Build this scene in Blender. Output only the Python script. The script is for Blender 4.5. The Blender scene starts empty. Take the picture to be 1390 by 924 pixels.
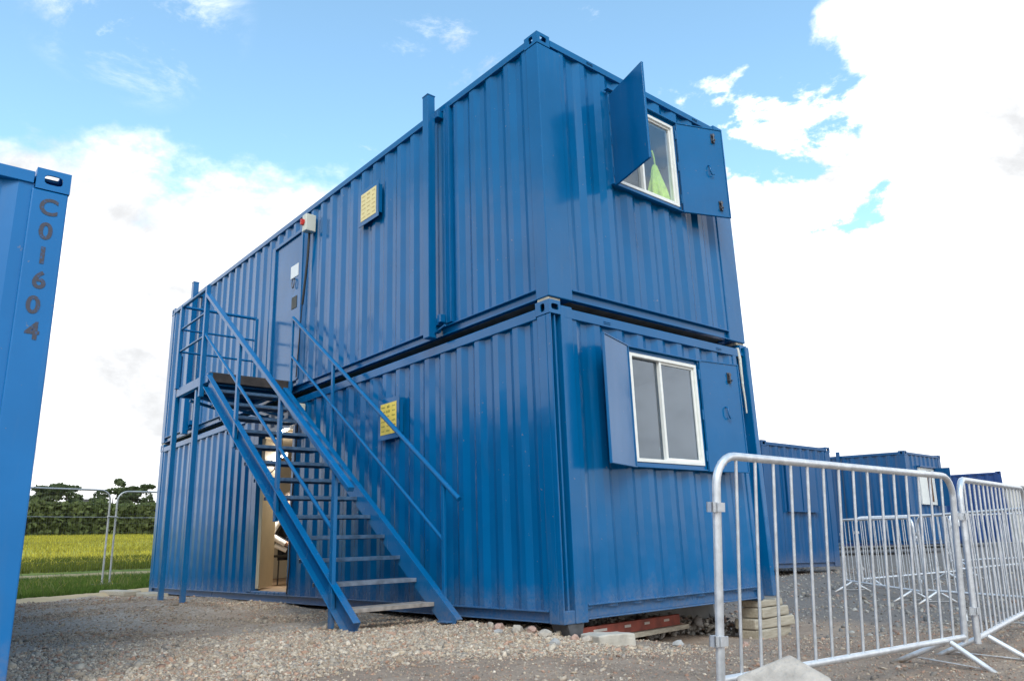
import bpy, bmesh, math, random
import numpy as np
from mathutils import Vector, Matrix, noise
random.seed(7); RNG = np.random.default_rng(7)
S = bpy.context.scene
COL = S.collection
R = math.radians

# ------------------------------------------------------------------ helpers
class MB:
    """collects boxes, bars, tubes, strips; build() links them as ONE mesh object"""
    def __init__(s): s.v = []; s.f = []; s.sm = []
    def add(s, vs, fs, smooth=False):
        o = len(s.v); s.v += [tuple(p) for p in vs]
        s.f += [tuple(i + o for i in f) for f in fs]; s.sm += [smooth] * len(fs); return s
    def box(s, x0, x1, y0, y1, z0, z1):
        return s.add([(x0,y0,z0),(x1,y0,z0),(x1,y1,z0),(x0,y1,z0),(x0,y0,z1),(x1,y0,z1),(x1,y1,z1),(x0,y1,z1)],
                     [(0,3,2,1),(4,5,6,7),(0,1,5,4),(1,2,6,5),(2,3,7,6),(3,0,4,7)])
    def obox(s, c, ax, ay, az):
        """oriented box: centre and three half-axes"""
        c, ax, ay, az = map(Vector, (c, ax, ay, az)); vs = []
        for k in (-1, 1):
            for i, j in ((-1,-1),(1,-1),(1,1),(-1,1)): vs.append(c + ax*i + ay*j + az*k)
        return s.add(vs, [(0,3,2,1),(4,5,6,7),(0,1,5,4),(1,2,6,5),(2,3,7,6),(3,0,4,7)])
    def bar(s, p0, p1, w, h, up=(0,0,1)):
        """rectangular bar: w across, h along 'up'"""
        p0, p1 = Vector(p0), Vector(p1); d = (p1-p0); L = d.length; d.normalize()
        u = Vector(up); u = (u - d*u.dot(d)).normalized(); t = d.cross(u)
        return s.obox((p0+p1)/2, d*L/2, t*w/2, u*h/2)
    def tube(s, pts, r, n=8, closed=False, r2=None):
        pts = [Vector(p) for p in pts]; m = len(pts); vs = []; fs = []
        prev = None
        for i, p in enumerate(pts):
            if closed: d = pts[(i+1) % m] - pts[i-1]
            else: d = pts[min(i+1, m-1)] - pts[max(i-1, 0)]
            d.normalize()
            if prev is None:
                a = Vector((0,0,1)) if abs(d.z) < .9 else Vector((1,0,0)); u = (a - d*a.dot(d)).normalized()
            else: u = (prev - d*prev.dot(d)).normalized()
            prev = u; w = d.cross(u); rr = r if r2 is None else r + (r2-r)*i/(m-1)
            for k in range(n):
                a = 2*math.pi*k/n; vs.append(p + u*math.cos(a)*rr + w*math.sin(a)*rr)
        for i in range(m if closed else m-1):
            for k in range(n):
                j = (i+1) % m
                fs.append((i*n+k, i*n+(k+1) % n, j*n+(k+1) % n, j*n+k))
        s.add(vs, fs, True)
        if not closed:
            s.add(vs[:n], [tuple(range(n-1,-1,-1))]); s.add(vs[-n:], [tuple(range(n))])
        return s
    def quad(s, a, b, c, d): return s.add([a,b,c,d], [(0,1,2,3)])
    def prism(s, poly, axis, a, b):
        """polygon (list of 2D) extruded along axis between a and b"""
        def P(p, t):
            return {0:(t,p[0],p[1]), 1:(p[0],t,p[1]), 2:(p[0],p[1],t)}[axis]
        n = len(poly); vs = [P(p,a) for p in poly] + [P(p,b) for p in poly]
        fs = [tuple(range(n-1,-1,-1)), tuple(range(n,2*n))] + [(i,(i+1)%n,n+(i+1)%n,n+i) for i in range(n)]
        return s.add(vs, fs)
    def build(s, name, m, parent=None, bevel=0, recalc=True):
        me = bpy.data.meshes.new(name)
        off = root_loc(parent)
        me.from_pydata([(x-off[0], y-off[1], z-off[2]) for x, y, z in s.v], [], s.f); 
        me.polygons.foreach_set('use_smooth', s.sm)
        if recalc:
            b = bmesh.new(); b.from_mesh(me); bmesh.ops.recalc_face_normals(b, faces=b.faces); b.to_mesh(me); b.free()
        o = bpy.data.objects.new(name, me); COL.objects.link(o)
        for k in (m if isinstance(m, (list, tuple)) else [m]): me.materials.append(k)
        if parent: o.parent = parent
        if bevel:
            md = o.modifiers.new('bevel', 'BEVEL'); md.width = bevel; md.segments = 2; md.limit_method = 'ANGLE'; md.angle_limit = R(40)
        return o

def root_loc(p):
    v = Vector((0,0,0))
    while p: v += p.location; p = p.parent
    return v
def tag(o, label=None, cat=None, group=None, kind=None):
    if label: o['label'] = label
    if cat: o['category'] = cat
    if group: o['group'] = group
    if kind: o['kind'] = kind
    return o
def thing(name, loc, label, cat, group=None):
    o = bpy.data.objects.new(name, None); COL.objects.link(o); o.location = loc
    o.empty_display_size = .2
    return tag(o, label, cat, group)
def copy_tree(o, parent=None):
    c = o.copy(); COL.objects.link(c)
    if parent: c.parent = parent
    for ch in list(o.children): copy_tree(ch, c)
    return c

# ------------------------------------------------------------------ camera
CAM = np.array([-4.24429038, -4.42299949, 0.59358822]); YAW, PIT, ROL = R(40.78905864), R(15.01052783), R(-1.9420935)
FPX = 1036.9957898909827
fw = Vector((math.sin(YAW)*math.cos(PIT), math.cos(YAW)*math.cos(PIT), math.sin(PIT)))
r0 = Vector((math.cos(YAW), -math.sin(YAW), 0)); u0 = r0.cross(fw)
rt = r0*math.cos(ROL) + u0*math.sin(ROL); up = -r0*math.sin(ROL) + u0*math.cos(ROL)
cd = bpy.data.cameras.new('camera'); cam = bpy.data.objects.new('camera', cd); COL.objects.link(cam)
M = Matrix.Identity(4)
for i in range(3): M[i][0], M[i][1], M[i][2], M[i][3] = rt[i], up[i], -fw[i], CAM[i]
cam.matrix_world = M
cd.sensor_width = 36; cd.lens = FPX/1390*36; cd.clip_end = 3000; cd.clip_start = .05
S.camera = cam

# ------------------------------------------------------------------ materials
class NT:
    def __init__(s, name):
        s.m = bpy.data.materials.new(name); s.m.use_nodes = True; s.t = s.m.node_tree; s.n = s.t.nodes; s.l = s.t.links
        s.p = s.n['Principled BSDF']; s.out = s.n['Material Output']
    def new(s, ty, **kw):
        o = s.n.new(ty)
        for k, v in kw.items():
            if hasattr(o, k) and k not in ('inputs',): setattr(o, k, v)
        return o
    def coord(s, scale=(1,1,1), kind='Object'):
        tc = s.n.new('ShaderNodeTexCoord'); mp = s.n.new('ShaderNodeMapping'); mp.inputs['Scale'].default_value = scale
        s.l.new(tc.outputs[kind], mp.inputs['Vector']); return mp.outputs['Vector']
    def pos(s): return s.n.new('ShaderNodeNewGeometry').outputs['Position']
    def noise(s, vec, scale, detail=4, rough=.55):
        o = s.n.new('ShaderNodeTexNoise'); o.inputs['Scale'].default_value = scale; o.inputs['Detail'].default_value = detail
        o.inputs['Roughness'].default_value = rough
        if vec is not None: s.l.new(vec, o.inputs['Vector'])
        return o.outputs['Fac']
    def ramp(s, fac, stops):
        o = s.n.new('ShaderNodeValToRGB'); e = o.color_ramp.elements
        while len(e) < len(stops): e.new(.5)
        for k, (p, c) in enumerate(stops):
            e[k].position = p; e[k].color = (c, c, c, 1) if isinstance(c, (int, float)) else (*c, 1)
        s.l.new(fac, o.inputs['Fac']); return o.outputs['Color']
    def mix(s, f, a, b, mode='MIX'):
        o = s.n.new('ShaderNodeMix'); o.data_type = 'RGBA'; o.blend_type = mode
        for sock, val in ((o.inputs[0], f), (o.inputs[6], a), (o.inputs[7], b)):
            if isinstance(val, bpy.types.NodeSocket): s.l.new(val, sock)
            elif isinstance(val, (int, float)): sock.default_value = val
            else: sock.default_value = (*val, 1)
        return o.outputs[2]
    def math(s, op, a, b=0, c=None):
        o = s.n.new('ShaderNodeMath'); o.operation = op
        for sock, val in zip(o.inputs, (a, b, c)):
            if val is None: continue
            if isinstance(val, bpy.types.NodeSocket): s.l.new(val, sock)
            else: sock.default_value = val
        return o.outputs[0]
    def bump(s, h, strength=.3, dist=.01):
        o = s.n.new('ShaderNodeBump'); o.inputs['Strength'].default_value = strength; o.inputs['Distance'].default_value = dist
        s.l.new(h, o.inputs['Height']); s.l.new(o.outputs['Normal'], s.p.inputs['Normal']); return o
    def base(s, c):
        if isinstance(c, bpy.types.NodeSocket): s.l.new(c, s.p.inputs['Base Color'])
        else: s.p.inputs['Base Color'].default_value = (*c, 1)
    def rough(s, c):
        if isinstance(c, bpy.types.NodeSocket): s.l.new(c, s.p.inputs['Roughness'])
        else: s.p.inputs['Roughness'].default_value = c

def paint(name, c, rough=.24, dirt=.25, wave=.12, coat=0.0):
    t = NT(name); v = t.pos()
    n1 = t.noise(v, 1.7, 5); n2 = t.noise(t.coord((3,3,.35)), 3.2, 6, .65)
    a = t.mix(t.ramp(n1, [(.3,0),(.75,1)]), c, tuple(min(1, k*1.22+.0008) for k in c))
    # grime streaks running down the sheet
    d = t.mix(t.math('MULTIPLY', t.ramp(n2, [(.56,0),(.78,1)]), dirt), a, (.16,.17,.17))
    # chips / scuffs
    n3 = t.noise(v, 23, 3, .6)
    d = t.mix(t.math('MULTIPLY', t.ramp(n3, [(.71,0),(.735,1)]), .45), d, (.22,.20,.18))
    sz = t.n.new('ShaderNodeSeparateXYZ'); t.l.new(v, sz.inputs[0])       # mud splashed up from the ground
    mud = t.n.new('ShaderNodeMapRange'); t.l.new(t.math('ADD', sz.outputs[2], t.math('MULTIPLY', t.noise(t.coord((1,1,.5)), 7, 6, .7), .5)), mud.inputs[0])
    mud.inputs[1].default_value = .55; mud.inputs[2].default_value = .22; mud.inputs[3].default_value = 0; mud.inputs[4].default_value = .42
    d = t.mix(t.math('MULTIPLY', mud.outputs[0], t.ramp(t.noise(v, 31, 4, .7), [(.35,.25),(.65,1)])), d, (.27,.21,.16))
    t.base(d)
    t.rough(t.math('ADD', t.math('ADD', t.math('MULTIPLY', n2, .18), rough-.08), t.math('MULTIPLY', mud.outputs[0], .5)))
    t.bump(t.math('ADD', t.noise(v, 2.3, 2), t.math('MULTIPLY', t.noise(v, 11, 2), .16)), wave, .05)
    t.p.inputs['Specular IOR Level'].default_value = .38
    t.p.inputs['Coat Weight'].default_value = coat; t.p.inputs['Coat Roughness'].default_value = .08
    return t.m
def plain(name, c, rough=.6, metal=0.0, var=.15, scale=9, bump=.0):
    t = NT(name); v = t.pos(); n = t.noise(v, scale, 5)
    t.base(t.mix(t.ramp(n, [(.3,0),(.7,1)]), tuple(k*(1-var) for k in c), tuple(min(1,k*(1+var)) for k in c)))
    t.rough(rough); t.p.inputs['Metallic'].default_value = metal
    if bump: t.bump(t.noise(v, scale*4, 5), bump, .01)
    return t.m
def emit(name, c, st):
    t = NT(name); t.base((.8,.8,.8)); t.p.inputs['Emission Color'].default_value = (*c,1); t.p.inputs['Emission Strength'].default_value = st; return t.m
def glass(name, tint, f0=.10, refl=(.85,.93,1)):
    t = NT(name); t.n.remove(t.p)
    tr = t.n.new('ShaderNodeBsdfTransparent'); tr.inputs['Color'].default_value = (*tint,1)
    gl = t.n.new('ShaderNodeBsdfGlossy'); gl.inputs['Roughness'].default_value = .02; gl.inputs['Color'].default_value = (*refl,1)
    lw = t.n.new('ShaderNodeLayerWeight'); lw.inputs['Blend'].default_value = .5
    fr = t.n.new('ShaderNodeMath'); fr.operation = 'MULTIPLY_ADD'; t.l.new(t.math('POWER', lw.outputs['Facing'], 3.0), fr.inputs[0]); fr.inputs[1].default_value = .6; fr.inputs[2].default_value = f0
    mx = t.n.new('ShaderNodeMixShader')
    t.l.new(fr.outputs[0], mx.inputs[0]); t.l.new(tr.outputs[0], mx.inputs[1]); t.l.new(gl.outputs[0], mx.inputs[2])
    t.l.new(mx.outputs[0], t.out.inputs['Surface']); return t.m

BLUE = paint('blue_paint', (.0002,.098,.255), .16, .10, .08, .0)
BLUE_STAIR = paint('blue_steel_paint', (.0002,.105,.268), .24, .2, .08, .0)
BLUE_LIGHT = paint('light_blue_paint', (.0008,.125,.345), .36, .10, .06)
BLUE_FAR = paint('worn_blue_paint', (.0004,.066,.185), .3, .2, .1, .0)
BLUE_DARK = paint('navy_paint', (.003,.036,.15), .35, .3)
GREY_CAB = paint('grey_blue_paint', (.16,.22,.28), .45, .3)
TREADS = [plain('worn_tread_steel', (.36,.31,.27), .5, .2, .35, 14, .25), plain('scuffed_tread_steel', (.17,.20,.25), .5, .2, .4, 14, .25), plain('dusty_tread_steel', (.07,.13,.21), .45, .2, .4, 14, .25)]
DECK = plain('rusty_underdeck', (.045,.035,.030), .8, 0, .4, 10, .3)
GALV = plain('galvanised_steel', (.66,.67,.69), .38, .6, .16, 22, .06)
GALV_DULL = plain('dull_galvanised_steel', (.42,.42,.41), .5, .6, .15, 12)
WHITE = plain('white_window_paint', (.80,.79,.74), .4, 0, .06)
CREAM = plain('cream_plastic', (.62,.60,.50), .4, 0, .06)
RED = plain('red_plastic', (.55,.04,.03), .4)
BLACK = plain('black_rubber', (.015,.015,.016), .5)
DARKSTEEL = plain('dark_latch_steel', (.10,.10,.11), .4, .7, .3, 20)
BEIGE = plain('beige_lining_board', (.45,.39,.28), .6, 0, .06, 5)
LINER = plain('pale_lining_board', (.42,.37,.29), .6, 0, .06, 3)
UNDER = plain('dusty_floor_bearers', (.30,.21,.14), .8, 0, .35, 5)
BROWN = plain('brown_floor_ply', (.15,.085,.045), .6, 0, .3, 6)
PAPER = plain('white_paper', (.82,.82,.80), .7, 0, .03)
YELLOW = plain('yellow_sign_panel', (.86,.62,.10), .5, 0, .08, 20)
YELLOW_FADED = plain('faded_yellow_sign_panel', (.82,.66,.30), .5, 0, .08, 20)
INK = plain('dark_lettering', (.05,.05,.04), .6)
INK_OLIVE = plain('worn_lettering', (.22,.20,.04), .6)
INK_FADED = plain('faded_lettering', (.48,.32,.10), .6)
def stencil():
    t = NT('worn_stencil_paint'); n = t.noise(t.pos(), 60, 5, .7); t.base(t.mix(t.ramp(n, [(.54,0),(.66,.75)]), (.05,.05,.07), (.006,.11,.32))); t.rough(.6); return t.m
STENCIL = stencil()
TIMBER = None
CONC = plain('pale_concrete', (.50,.45,.38), .85, 0, .2, 8, .5)
SLABM = plain('sandy_concrete', (.45,.39,.335), .85, 0, .26, 13, 1.0)
BRICKRED = plain('red_barrier_paint', (.24,.045,.025), .6, 0, .35, 9)
HIVIS = plain('hivis_fabric', (.60,.86,.10), .7, 0, .2, 22)
RETRO = plain('reflective_tape', (.93,.94,.95), .25, 0, .02)
NAVY = plain('dark_workwear', (.02,.022,.03), .8, 0, .2, 20)
SKIN = plain('skin', (.50,.30,.22), .5, 0, .05)
HAIR = plain('dark_hair', (.03,.02,.015), .6)
ROPE = plain('pale_rope', (.62,.60,.54), .85, 0, .12, 40, .3)
GLASS = glass('window_glass', (.26,.38,.50), .15)
GLASS_UP = glass('clear_window_glass', (.90,.92,.94), .06)
LAMPM = emit('lit_diffuser', (1,.93,.8), 4)
def timber():
    t = NT('weathered_timber'); n = t.noise(t.coord((2,14,14)), 3, 6); n2 = t.noise(t.pos(), 4, 3)
    t.base(t.mix(t.ramp(n, [(.35,0),(.65,1)]), (.33,.28,.21), t.mix(n2, (.52,.46,.36), (.42,.37,.29)))); t.rough(.8); t.bump(n, .3, .01); return t.m
TIMBER = timber()

# ------------------------------------------------------------------ ground height
CP = np.array([(-1.1,1.2,-.01),(-.2,1.2,-.02),(0,.35,-.06),(-.5,.1,-.08),(.6,-.1,-.19),(1.5,0,-.29),(2.9,.2,-.36),(3.5,0,-.36),(-1.3,-2.4,-.13),(1,-2.4,-.17),
 (2.4,-2.3,-.19),(6.3,0,-.30),(8.4,2,-.28),(10,1,-.22),(13,.8,-.12),(12,4,-.18),(18,5,0),(22,5,.02),(-4,-4,-.13),(-3,1,-.06),(-1.2,5.3,.075),(-1.2,6.1,.085),(-1.2,7.5,.07),(-.4,5.7,.03),(-2.2,5.8,.03),(-1,10,.0),
 (0,14,-.02),(-3,14,-.02),(0,9,-.02),(0,6,-.03),(1.5,4,-.16),(1.5,8,-.1),(2.8,6,-.2),(5,-6,-.2),(20,-5,-.1),(-10,0,-.1),(-8,10,-.02),(5,10,-.1),(10,10,-.1),(1.5,1.5,-.28),(-.1,2.8,-.03),(-.1,4,-.03)])
def gz_smooth(x, y):
    x = np.asarray(x, float); y = np.asarray(y, float); sh = x.shape
    X = x.ravel()[:,None]; Y = y.ravel()[:,None]
    d2 = (X-CP[None,:,0])**2 + (Y-CP[None,:,1])**2
    w = 1/(d2+.12)**1.6; z = (w*CP[None,:,2]).sum(1)/w.sum(1)
    far = np.clip(np.hypot(x.ravel()-5, y.ravel()-4)-22, 0, 20)/20
    z = z*(1-far) + .0*far
    yy = y.ravel(); z = z + .04*np.where(yy > 15, (yy-15)**2/(np.abs(yy-15)+4), 0)
    return z.reshape(sh)
def rough_at(x, y, z):
    a = noise.noise(Vector((x*.9, y*.9, 3)))*.022 + noise.noise(Vector((x*3.1, y*3.1, 7)))*.010 + noise.noise(Vector((x*9, y*9, 1)))*.006
    return z + a
def gz(x, y): return rough_at(x, y, float(gz_smooth(np.array([x]), np.array([y]))[0]))

def axis(lo, hi, step, outer):
    a = list(np.arange(lo, hi+1e-6, step)); g = step; p = a[-1]; q = a[0]; hiL = []; loL = []
    while p < outer: g *= 1.22; p += g; hiL.append(p)
    g = step
    while q > -outer: g *= 1.22; q -= g; loL.append(q)
    return np.array(loL[::-1] + a + hiL)
xs = axis(-5, 9, .075, 900); ys = axis(-5, 15, .075, 900)
GX, GY = np.meshgrid(xs, ys); GZ = gz_smooth(GX, GY)
Zf = GZ.ravel().copy(); Xf = GX.ravel(); Yf = GY.ravel()
for i in range(len(Zf)):
    if -12 < Xf[i] < 25 and -10 < Yf[i] < 40: Zf[i] = rough_at(Xf[i], Yf[i], Zf[i])
# low bank of spoil along the edge of the grass
EDGE = lambda x: 11.7+.8*np.clip(x,-6,.9)
bank = np.exp(-((Yf-(EDGE(Xf)-.35+.2*np.sin(Xf*1.9)))/.28)**2)*.06*(Xf < 9); Zf += bank
nx, ny = len(xs), len(ys)
idx = np.arange(nx*ny).reshape(ny, nx)
F = np.stack([idx[:-1,:-1], idx[:-1,1:], idx[1:,1:], idx[1:,:-1]], -1).reshape(-1, 4)
me = bpy.data.meshes.new('ground'); me.vertices.add(nx*ny); me.vertices.foreach_set('co', np.stack([Xf, Yf, Zf], 1).ravel())
me.loops.add(F.size); me.polygons.add(len(F)); me.loops.foreach_set('vertex_index', F.ravel())
me.polygons.foreach_set('loop_start', np.arange(0, F.size, 4)); me.polygons.foreach_set('loop_total', np.full(len(F), 4))
me.update(); me.polygons.foreach_set('use_smooth', [True]*len(F))
ground = bpy.data.objects.new('ground', me); COL.objects.link(ground); tag(ground, kind='structure')

def ground_mat():
    t = NT('site_ground'); v = t.pos(); sx = t.n.new('ShaderNodeSeparateXYZ'); t.l.new(v, sx.inputs[0]); X, Y = sx.outputs[0], sx.outputs[1]
    nbig = t.noise(v, .55, 4); nmid = t.noise(v, 2.6, 5); nfine = t.noise(v, 26, 6, .7)
    vo = t.n.new('ShaderNodeTexVoronoi'); vo.inputs['Scale'].default_value = 58; t.l.new(v, vo.inputs['Vector'])
    vsp = t.n.new('ShaderNodeSeparateColor'); t.l.new(vo.outputs['Color'], vsp.inputs[0])
    stone = t.ramp(vsp.outputs[0], [(0,(.20,.175,.15)),(.35,(.36,.32,.27)),(.6,(.45,.39,.33)),(.8,(.38,.29,.23)),(1,(.58,.54,.48))])
    dirt = t.mix(t.ramp(nmid, [(.3,0),(.7,1)]), (.27,.195,.145), (.43,.325,.245))
    dirt = t.mix(t.ramp(nfine, [(.35,0),(.7,1)]), t.mix(.5, dirt, (.15,.11,.085)), dirt)
    # how stony: patches, more beside the cabin's long side, bare earth to the right
    right = t.n.new('ShaderNodeMapRange'); t.l.new(t.math('ADD', t.math('ADD', Y, t.math('MULTIPLY', X, .28)), t.math('MULTIPLY', nbig, .8)), right.inputs[0])
    right.inputs[1].default_value = -.75; right.inputs[2].default_value = .1; right.inputs[3].default_value = -.40; right.inputs[4].default_value = .12
    st = t.ramp(t.math('ADD', t.math('ADD', nbig, right.outputs[0]), t.math('MULTIPLY', nmid, .35)), [(.60,0),(.88,1)])
    xr = t.n.new('ShaderNodeMapRange'); t.l.new(t.math('ADD', X, t.math('MULTIPLY', nmid, .8)), xr.inputs[0]); xr.inputs[1].default_value = 1.3; xr.inputs[2].default_value = .5; xr.inputs[3].default_value = .12
    c = t.mix(t.math('MULTIPLY', st, xr.outputs[0]), dirt, stone)
    # dark crushed stone to the far left, dark tarmac-like hardcore on the right
    g1 = t.n.new('ShaderNodeMapRange'); t.l.new(t.math('ADD', X, t.math('MULTIPLY', nbig, 2)), g1.inputs[0])
    g1.inputs[1].default_value = 4.7; g1.inputs[2].default_value = 5.6
    c = t.mix(t.math('MULTIPLY', g1.outputs[0], .8), c, t.mix(t.ramp(nfine,[(.3,0),(.75,1)]), (.105,.10,.10), (.21,.20,.19)))
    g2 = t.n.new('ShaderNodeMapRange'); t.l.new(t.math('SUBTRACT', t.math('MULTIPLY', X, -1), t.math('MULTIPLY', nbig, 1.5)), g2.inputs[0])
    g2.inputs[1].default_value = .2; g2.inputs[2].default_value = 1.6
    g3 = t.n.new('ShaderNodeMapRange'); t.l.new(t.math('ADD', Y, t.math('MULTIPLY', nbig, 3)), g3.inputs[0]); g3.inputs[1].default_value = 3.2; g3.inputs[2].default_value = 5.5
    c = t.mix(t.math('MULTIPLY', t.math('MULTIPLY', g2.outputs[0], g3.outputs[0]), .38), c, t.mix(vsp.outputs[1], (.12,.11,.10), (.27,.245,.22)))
    # grass and meadow beyond the bank
    YE = t.math('ADD', t.math('SUBTRACT', Y, t.math('MULTIPLY', t.math('MINIMUM', t.math('MAXIMUM', X, -6), .9), .8)), 1.75)
    ge = t.n.new('ShaderNodeMapRange'); t.l.new(t.math('ADD', YE, t.math('MULTIPLY', nmid, .5)), ge.inputs[0]); ge.inputs[1].default_value = 13.35; ge.inputs[2].default_value = 13.55
    sand = t.mix(nmid, (.44,.32,.19), (.56,.43,.27))
    sb = t.n.new('ShaderNodeMapRange'); t.l.new(t.math('ADD', YE, t.math('MULTIPLY', nmid, 1.2)), sb.inputs[0]); sb.inputs[1].default_value = 13.15; sb.inputs[2].default_value = 13.3
    grass = t.mix(t.ramp(nmid, [(.3,0),(.7,1)]), (.055,.105,.020), (.12,.17,.035))
    mead = t.mix(t.ramp(t.noise(t.coord((.35,1,1),'Object'), .55, 6, .7), [(.38,0),(.62,1)]), (.29,.275,.05), (.50,.44,.065))
    fy = t.n.new('ShaderNodeMapRange'); t.l.new(t.math('ADD', Y, t.math('MULTIPLY', nbig, 4)), fy.inputs[0]); fy.inputs[1].default_value = 26.5; fy.inputs[2].default_value = 31
    grass = t.mix(fy.outputs[0], grass, mead)
    tr = t.math('ABSOLUTE', t.math('SUBTRACT', t.math('ADD', Y, t.math('MULTIPLY', nbig, .8)), 22.6))
    trk = t.n.new('ShaderNodeMapRange'); t.l.new(tr, trk.inputs[0]); trk.inputs[1].default_value = 2.1; trk.inputs[2].default_value = 1.4
    grass = t.mix(t.math('MULTIPLY', trk.outputs[0], t.ramp(nfine, [(.3,.45),(.6,.95)])), grass, (.36,.27,.16))
    onleft = t.n.new('ShaderNodeMapRange'); t.l.new(X, onleft.inputs[0]); onleft.inputs[1].default_value = 12; onleft.inputs[2].default_value = 9
    far = t.n.new('ShaderNodeMapRange'); t.l.new(Y, far.inputs[0]); far.inputs[1].default_value = 28; far.inputs[2].default_value = 32
    lf = t.math('MAXIMUM', onleft.outputs[0], far.outputs[0])
    c = t.mix(t.math('MULTIPLY', sb.outputs[0], onleft.outputs[0]), c, sand)
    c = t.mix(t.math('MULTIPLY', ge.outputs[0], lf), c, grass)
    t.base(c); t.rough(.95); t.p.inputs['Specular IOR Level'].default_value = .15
    t.bump(t.math('ADD', t.math('MULTIPLY', vo.outputs['Distance'], 1.2), t.math('MULTIPLY', nfine, .8)), .45, .014)
    return t.m
ground.data.materials.append(ground_mat())

# ------------------------------------------------------------------ loose gravel: thousands of small stones, one object
def ico():
    b = bmesh.new(); bmesh.ops.create_icosphere(b, subdivisions=1, radius=1); v = np.array([x.co[:] for x in b.verts]); f = np.array([[q.index for q in p.verts] for p in b.faces]); b.free(); return v, f
ICV, ICF = ico()
def scatter_stones(name, P, size, colors, mat, smooth=False):
    n = len(P); V0 = ICV[None]*(1+RNG.uniform(-.38,.30,(n,len(ICV),1)))
    sc = size[:,None]*np.stack([RNG.uniform(.8,1.5,n), RNG.uniform(.6,1.1,n), RNG.uniform(.35,.75,n)], 1)
    V = V0*sc[:,None,:]
    q = RNG.normal(size=(n,4)); q[:,1:3] *= .35; q /= np.linalg.norm(q, axis=1, keepdims=True)
    w,x,y,z = q.T
    Rm = np.stack([np.stack([1-2*(y*y+z*z),2*(x*y-z*w),2*(x*z+y*w)],-1),np.stack([2*(x*y+z*w),1-2*(x*x+z*z),2*(y*z-x*w)],-1),np.stack([2*(x*z-y*w),2*(y*z+x*w),1-2*(x*x+y*y)],-1)],1)
    V = np.einsum('nij,nkj->nki', Rm, V) + P[:,None,:]
    k = len(ICV); Fx = (ICF[None]+np.arange(n)[:,None,None]*k).reshape(-1,3)
    me = bpy.data.meshes.new(name); me.vertices.add(n*k); me.vertices.foreach_set('co', V.reshape(-1))
    me.loops.add(Fx.size); me.polygons.add(len(Fx)); me.loops.foreach_set('vertex_index', Fx.ravel())
    me.polygons.foreach_set('loop_start', np.arange(0,Fx.size,3)); me.polygons.foreach_set('loop_total', np.full(len(Fx),3)); me.update()
    a = me.color_attributes.new('stone_colour', 'FLOAT_COLOR', 'POINT')
    cc = np.concatenate([np.repeat(colors, k, 0), np.ones((n*k,1))], 1); a.data.foreach_set('color', cc.ravel())
    o = bpy.data.objects.new(name, me); COL.objects.link(o); me.materials.append(mat); return o
def stone_mat():
    t = NT('loose_stone'); a = t.n.new('ShaderNodeAttribute'); a.attribute_name = 'stone_colour'
    n = t.noise(t.pos(), 90, 3); t.base(t.mix(t.ramp(n,[(.3,0),(.7,1)]), t.mix(.35, a.outputs['Color'], (.1,.09,.08)), a.outputs['Color'])); t.rough(.9); t.p.inputs['Specular IOR Level'].default_value = .2; return t.m
STONE = stone_mat()
PAL = np.array([(.46,.43,.39),(.52,.47,.40),(.40,.34,.28),(.45,.32,.26),(.34,.32,.30),(.22,.21,.20),(.62,.58,.52),(.38,.25,.19)])
def pal(n, p): return PAL[RNG.choice(len(PAL), n, p=p)]*RNG.uniform(.75,1.15,(n,1))
def gravel_points(n, x0, x1, y0, y1, dens):
    out = []
    while sum(map(len, out)) < n:
        x = RNG.uniform(x0,x1,20000); y = RNG.uniform(y0,y1,20000); d = dens(x,y); k = RNG.uniform(0,1,20000) < d
        out.append(np.stack([x[k],y[k]],1))
    return np.concatenate(out)[:n]
def clump(x, y, s=1.1, seed=0):
    return np.array([noise.noise(Vector((a*s+seed, b*s, 5))) for a, b in zip(x, y)])*.5+.5
def dens_main(x, y):
    c = clump(x, y)
    base = np.clip(.10 + 1.1*(c-.35), .03, 1)
    belt = np.clip(1.3-np.abs(y-.45+.6*(x+1.0)+.9*(c-.5))/1.0, 0, 1)*np.clip(1.2-np.abs(x+.9)/1.9,0,1) + np.clip(1.1-np.hypot(x+2.9,y-1.5)/1.0,0,1)*.7   # pale chippings spread in front of the steps
    right = np.clip((y+.28*x+.95+.5*(c-.5))/.5, .07, 1)*np.clip(1-(x-.1)/.5,.07,1)
    inside = ((x > .0) & (y > .05) & (x < 2.9))
    return np.clip((np.clip(c-.42,0,1)*1.1 + .05 + belt*.95)*right, 0, 1)*np.where(inside, .25, 1)*np.where((x < -3.5) & (y > .0), 0, 1)
def near_fall(x, y):
    d = np.hypot(x+4.2, y+4.4); return np.clip(5.5/d, .12, 1)
N = 115000
xy = gravel_points(N, -4.2, 4.5, -3.6, 12.9, lambda x, y: dens_main(x,y)*near_fall(x,y)**1.3)
zz = gz_smooth(xy[:,0], xy[:,1]); zz = np.array([rough_at(a,b,c) for (a,b),c in zip(xy,zz)])
sz = np.exp(RNG.normal(math.log(.0058), .52, N)).clip(.003,.04)
colr = pal(N, [.22,.20,.20,.10,.12,.06,.06,.04])*np.array([1.20,1.05,.90])
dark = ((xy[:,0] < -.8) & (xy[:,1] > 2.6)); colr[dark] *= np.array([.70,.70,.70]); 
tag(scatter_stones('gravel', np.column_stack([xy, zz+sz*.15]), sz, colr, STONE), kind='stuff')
N = 9000
xy = gravel_points(N, 2.5, 14, -3.5, 6, lambda x, y: np.clip(clump(x,y,.8,9)*1.4-.45,.02,1)*np.where((x<3.0)&(y>0),0,1))
zz = gz_smooth(xy[:,0], xy[:,1]); zz = np.array([rough_at(a,b,c) for (a,b),c in zip(xy,zz)])
sz = np.exp(RNG.normal(math.log(.014), .45, N)).clip(.006,.06)
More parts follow.
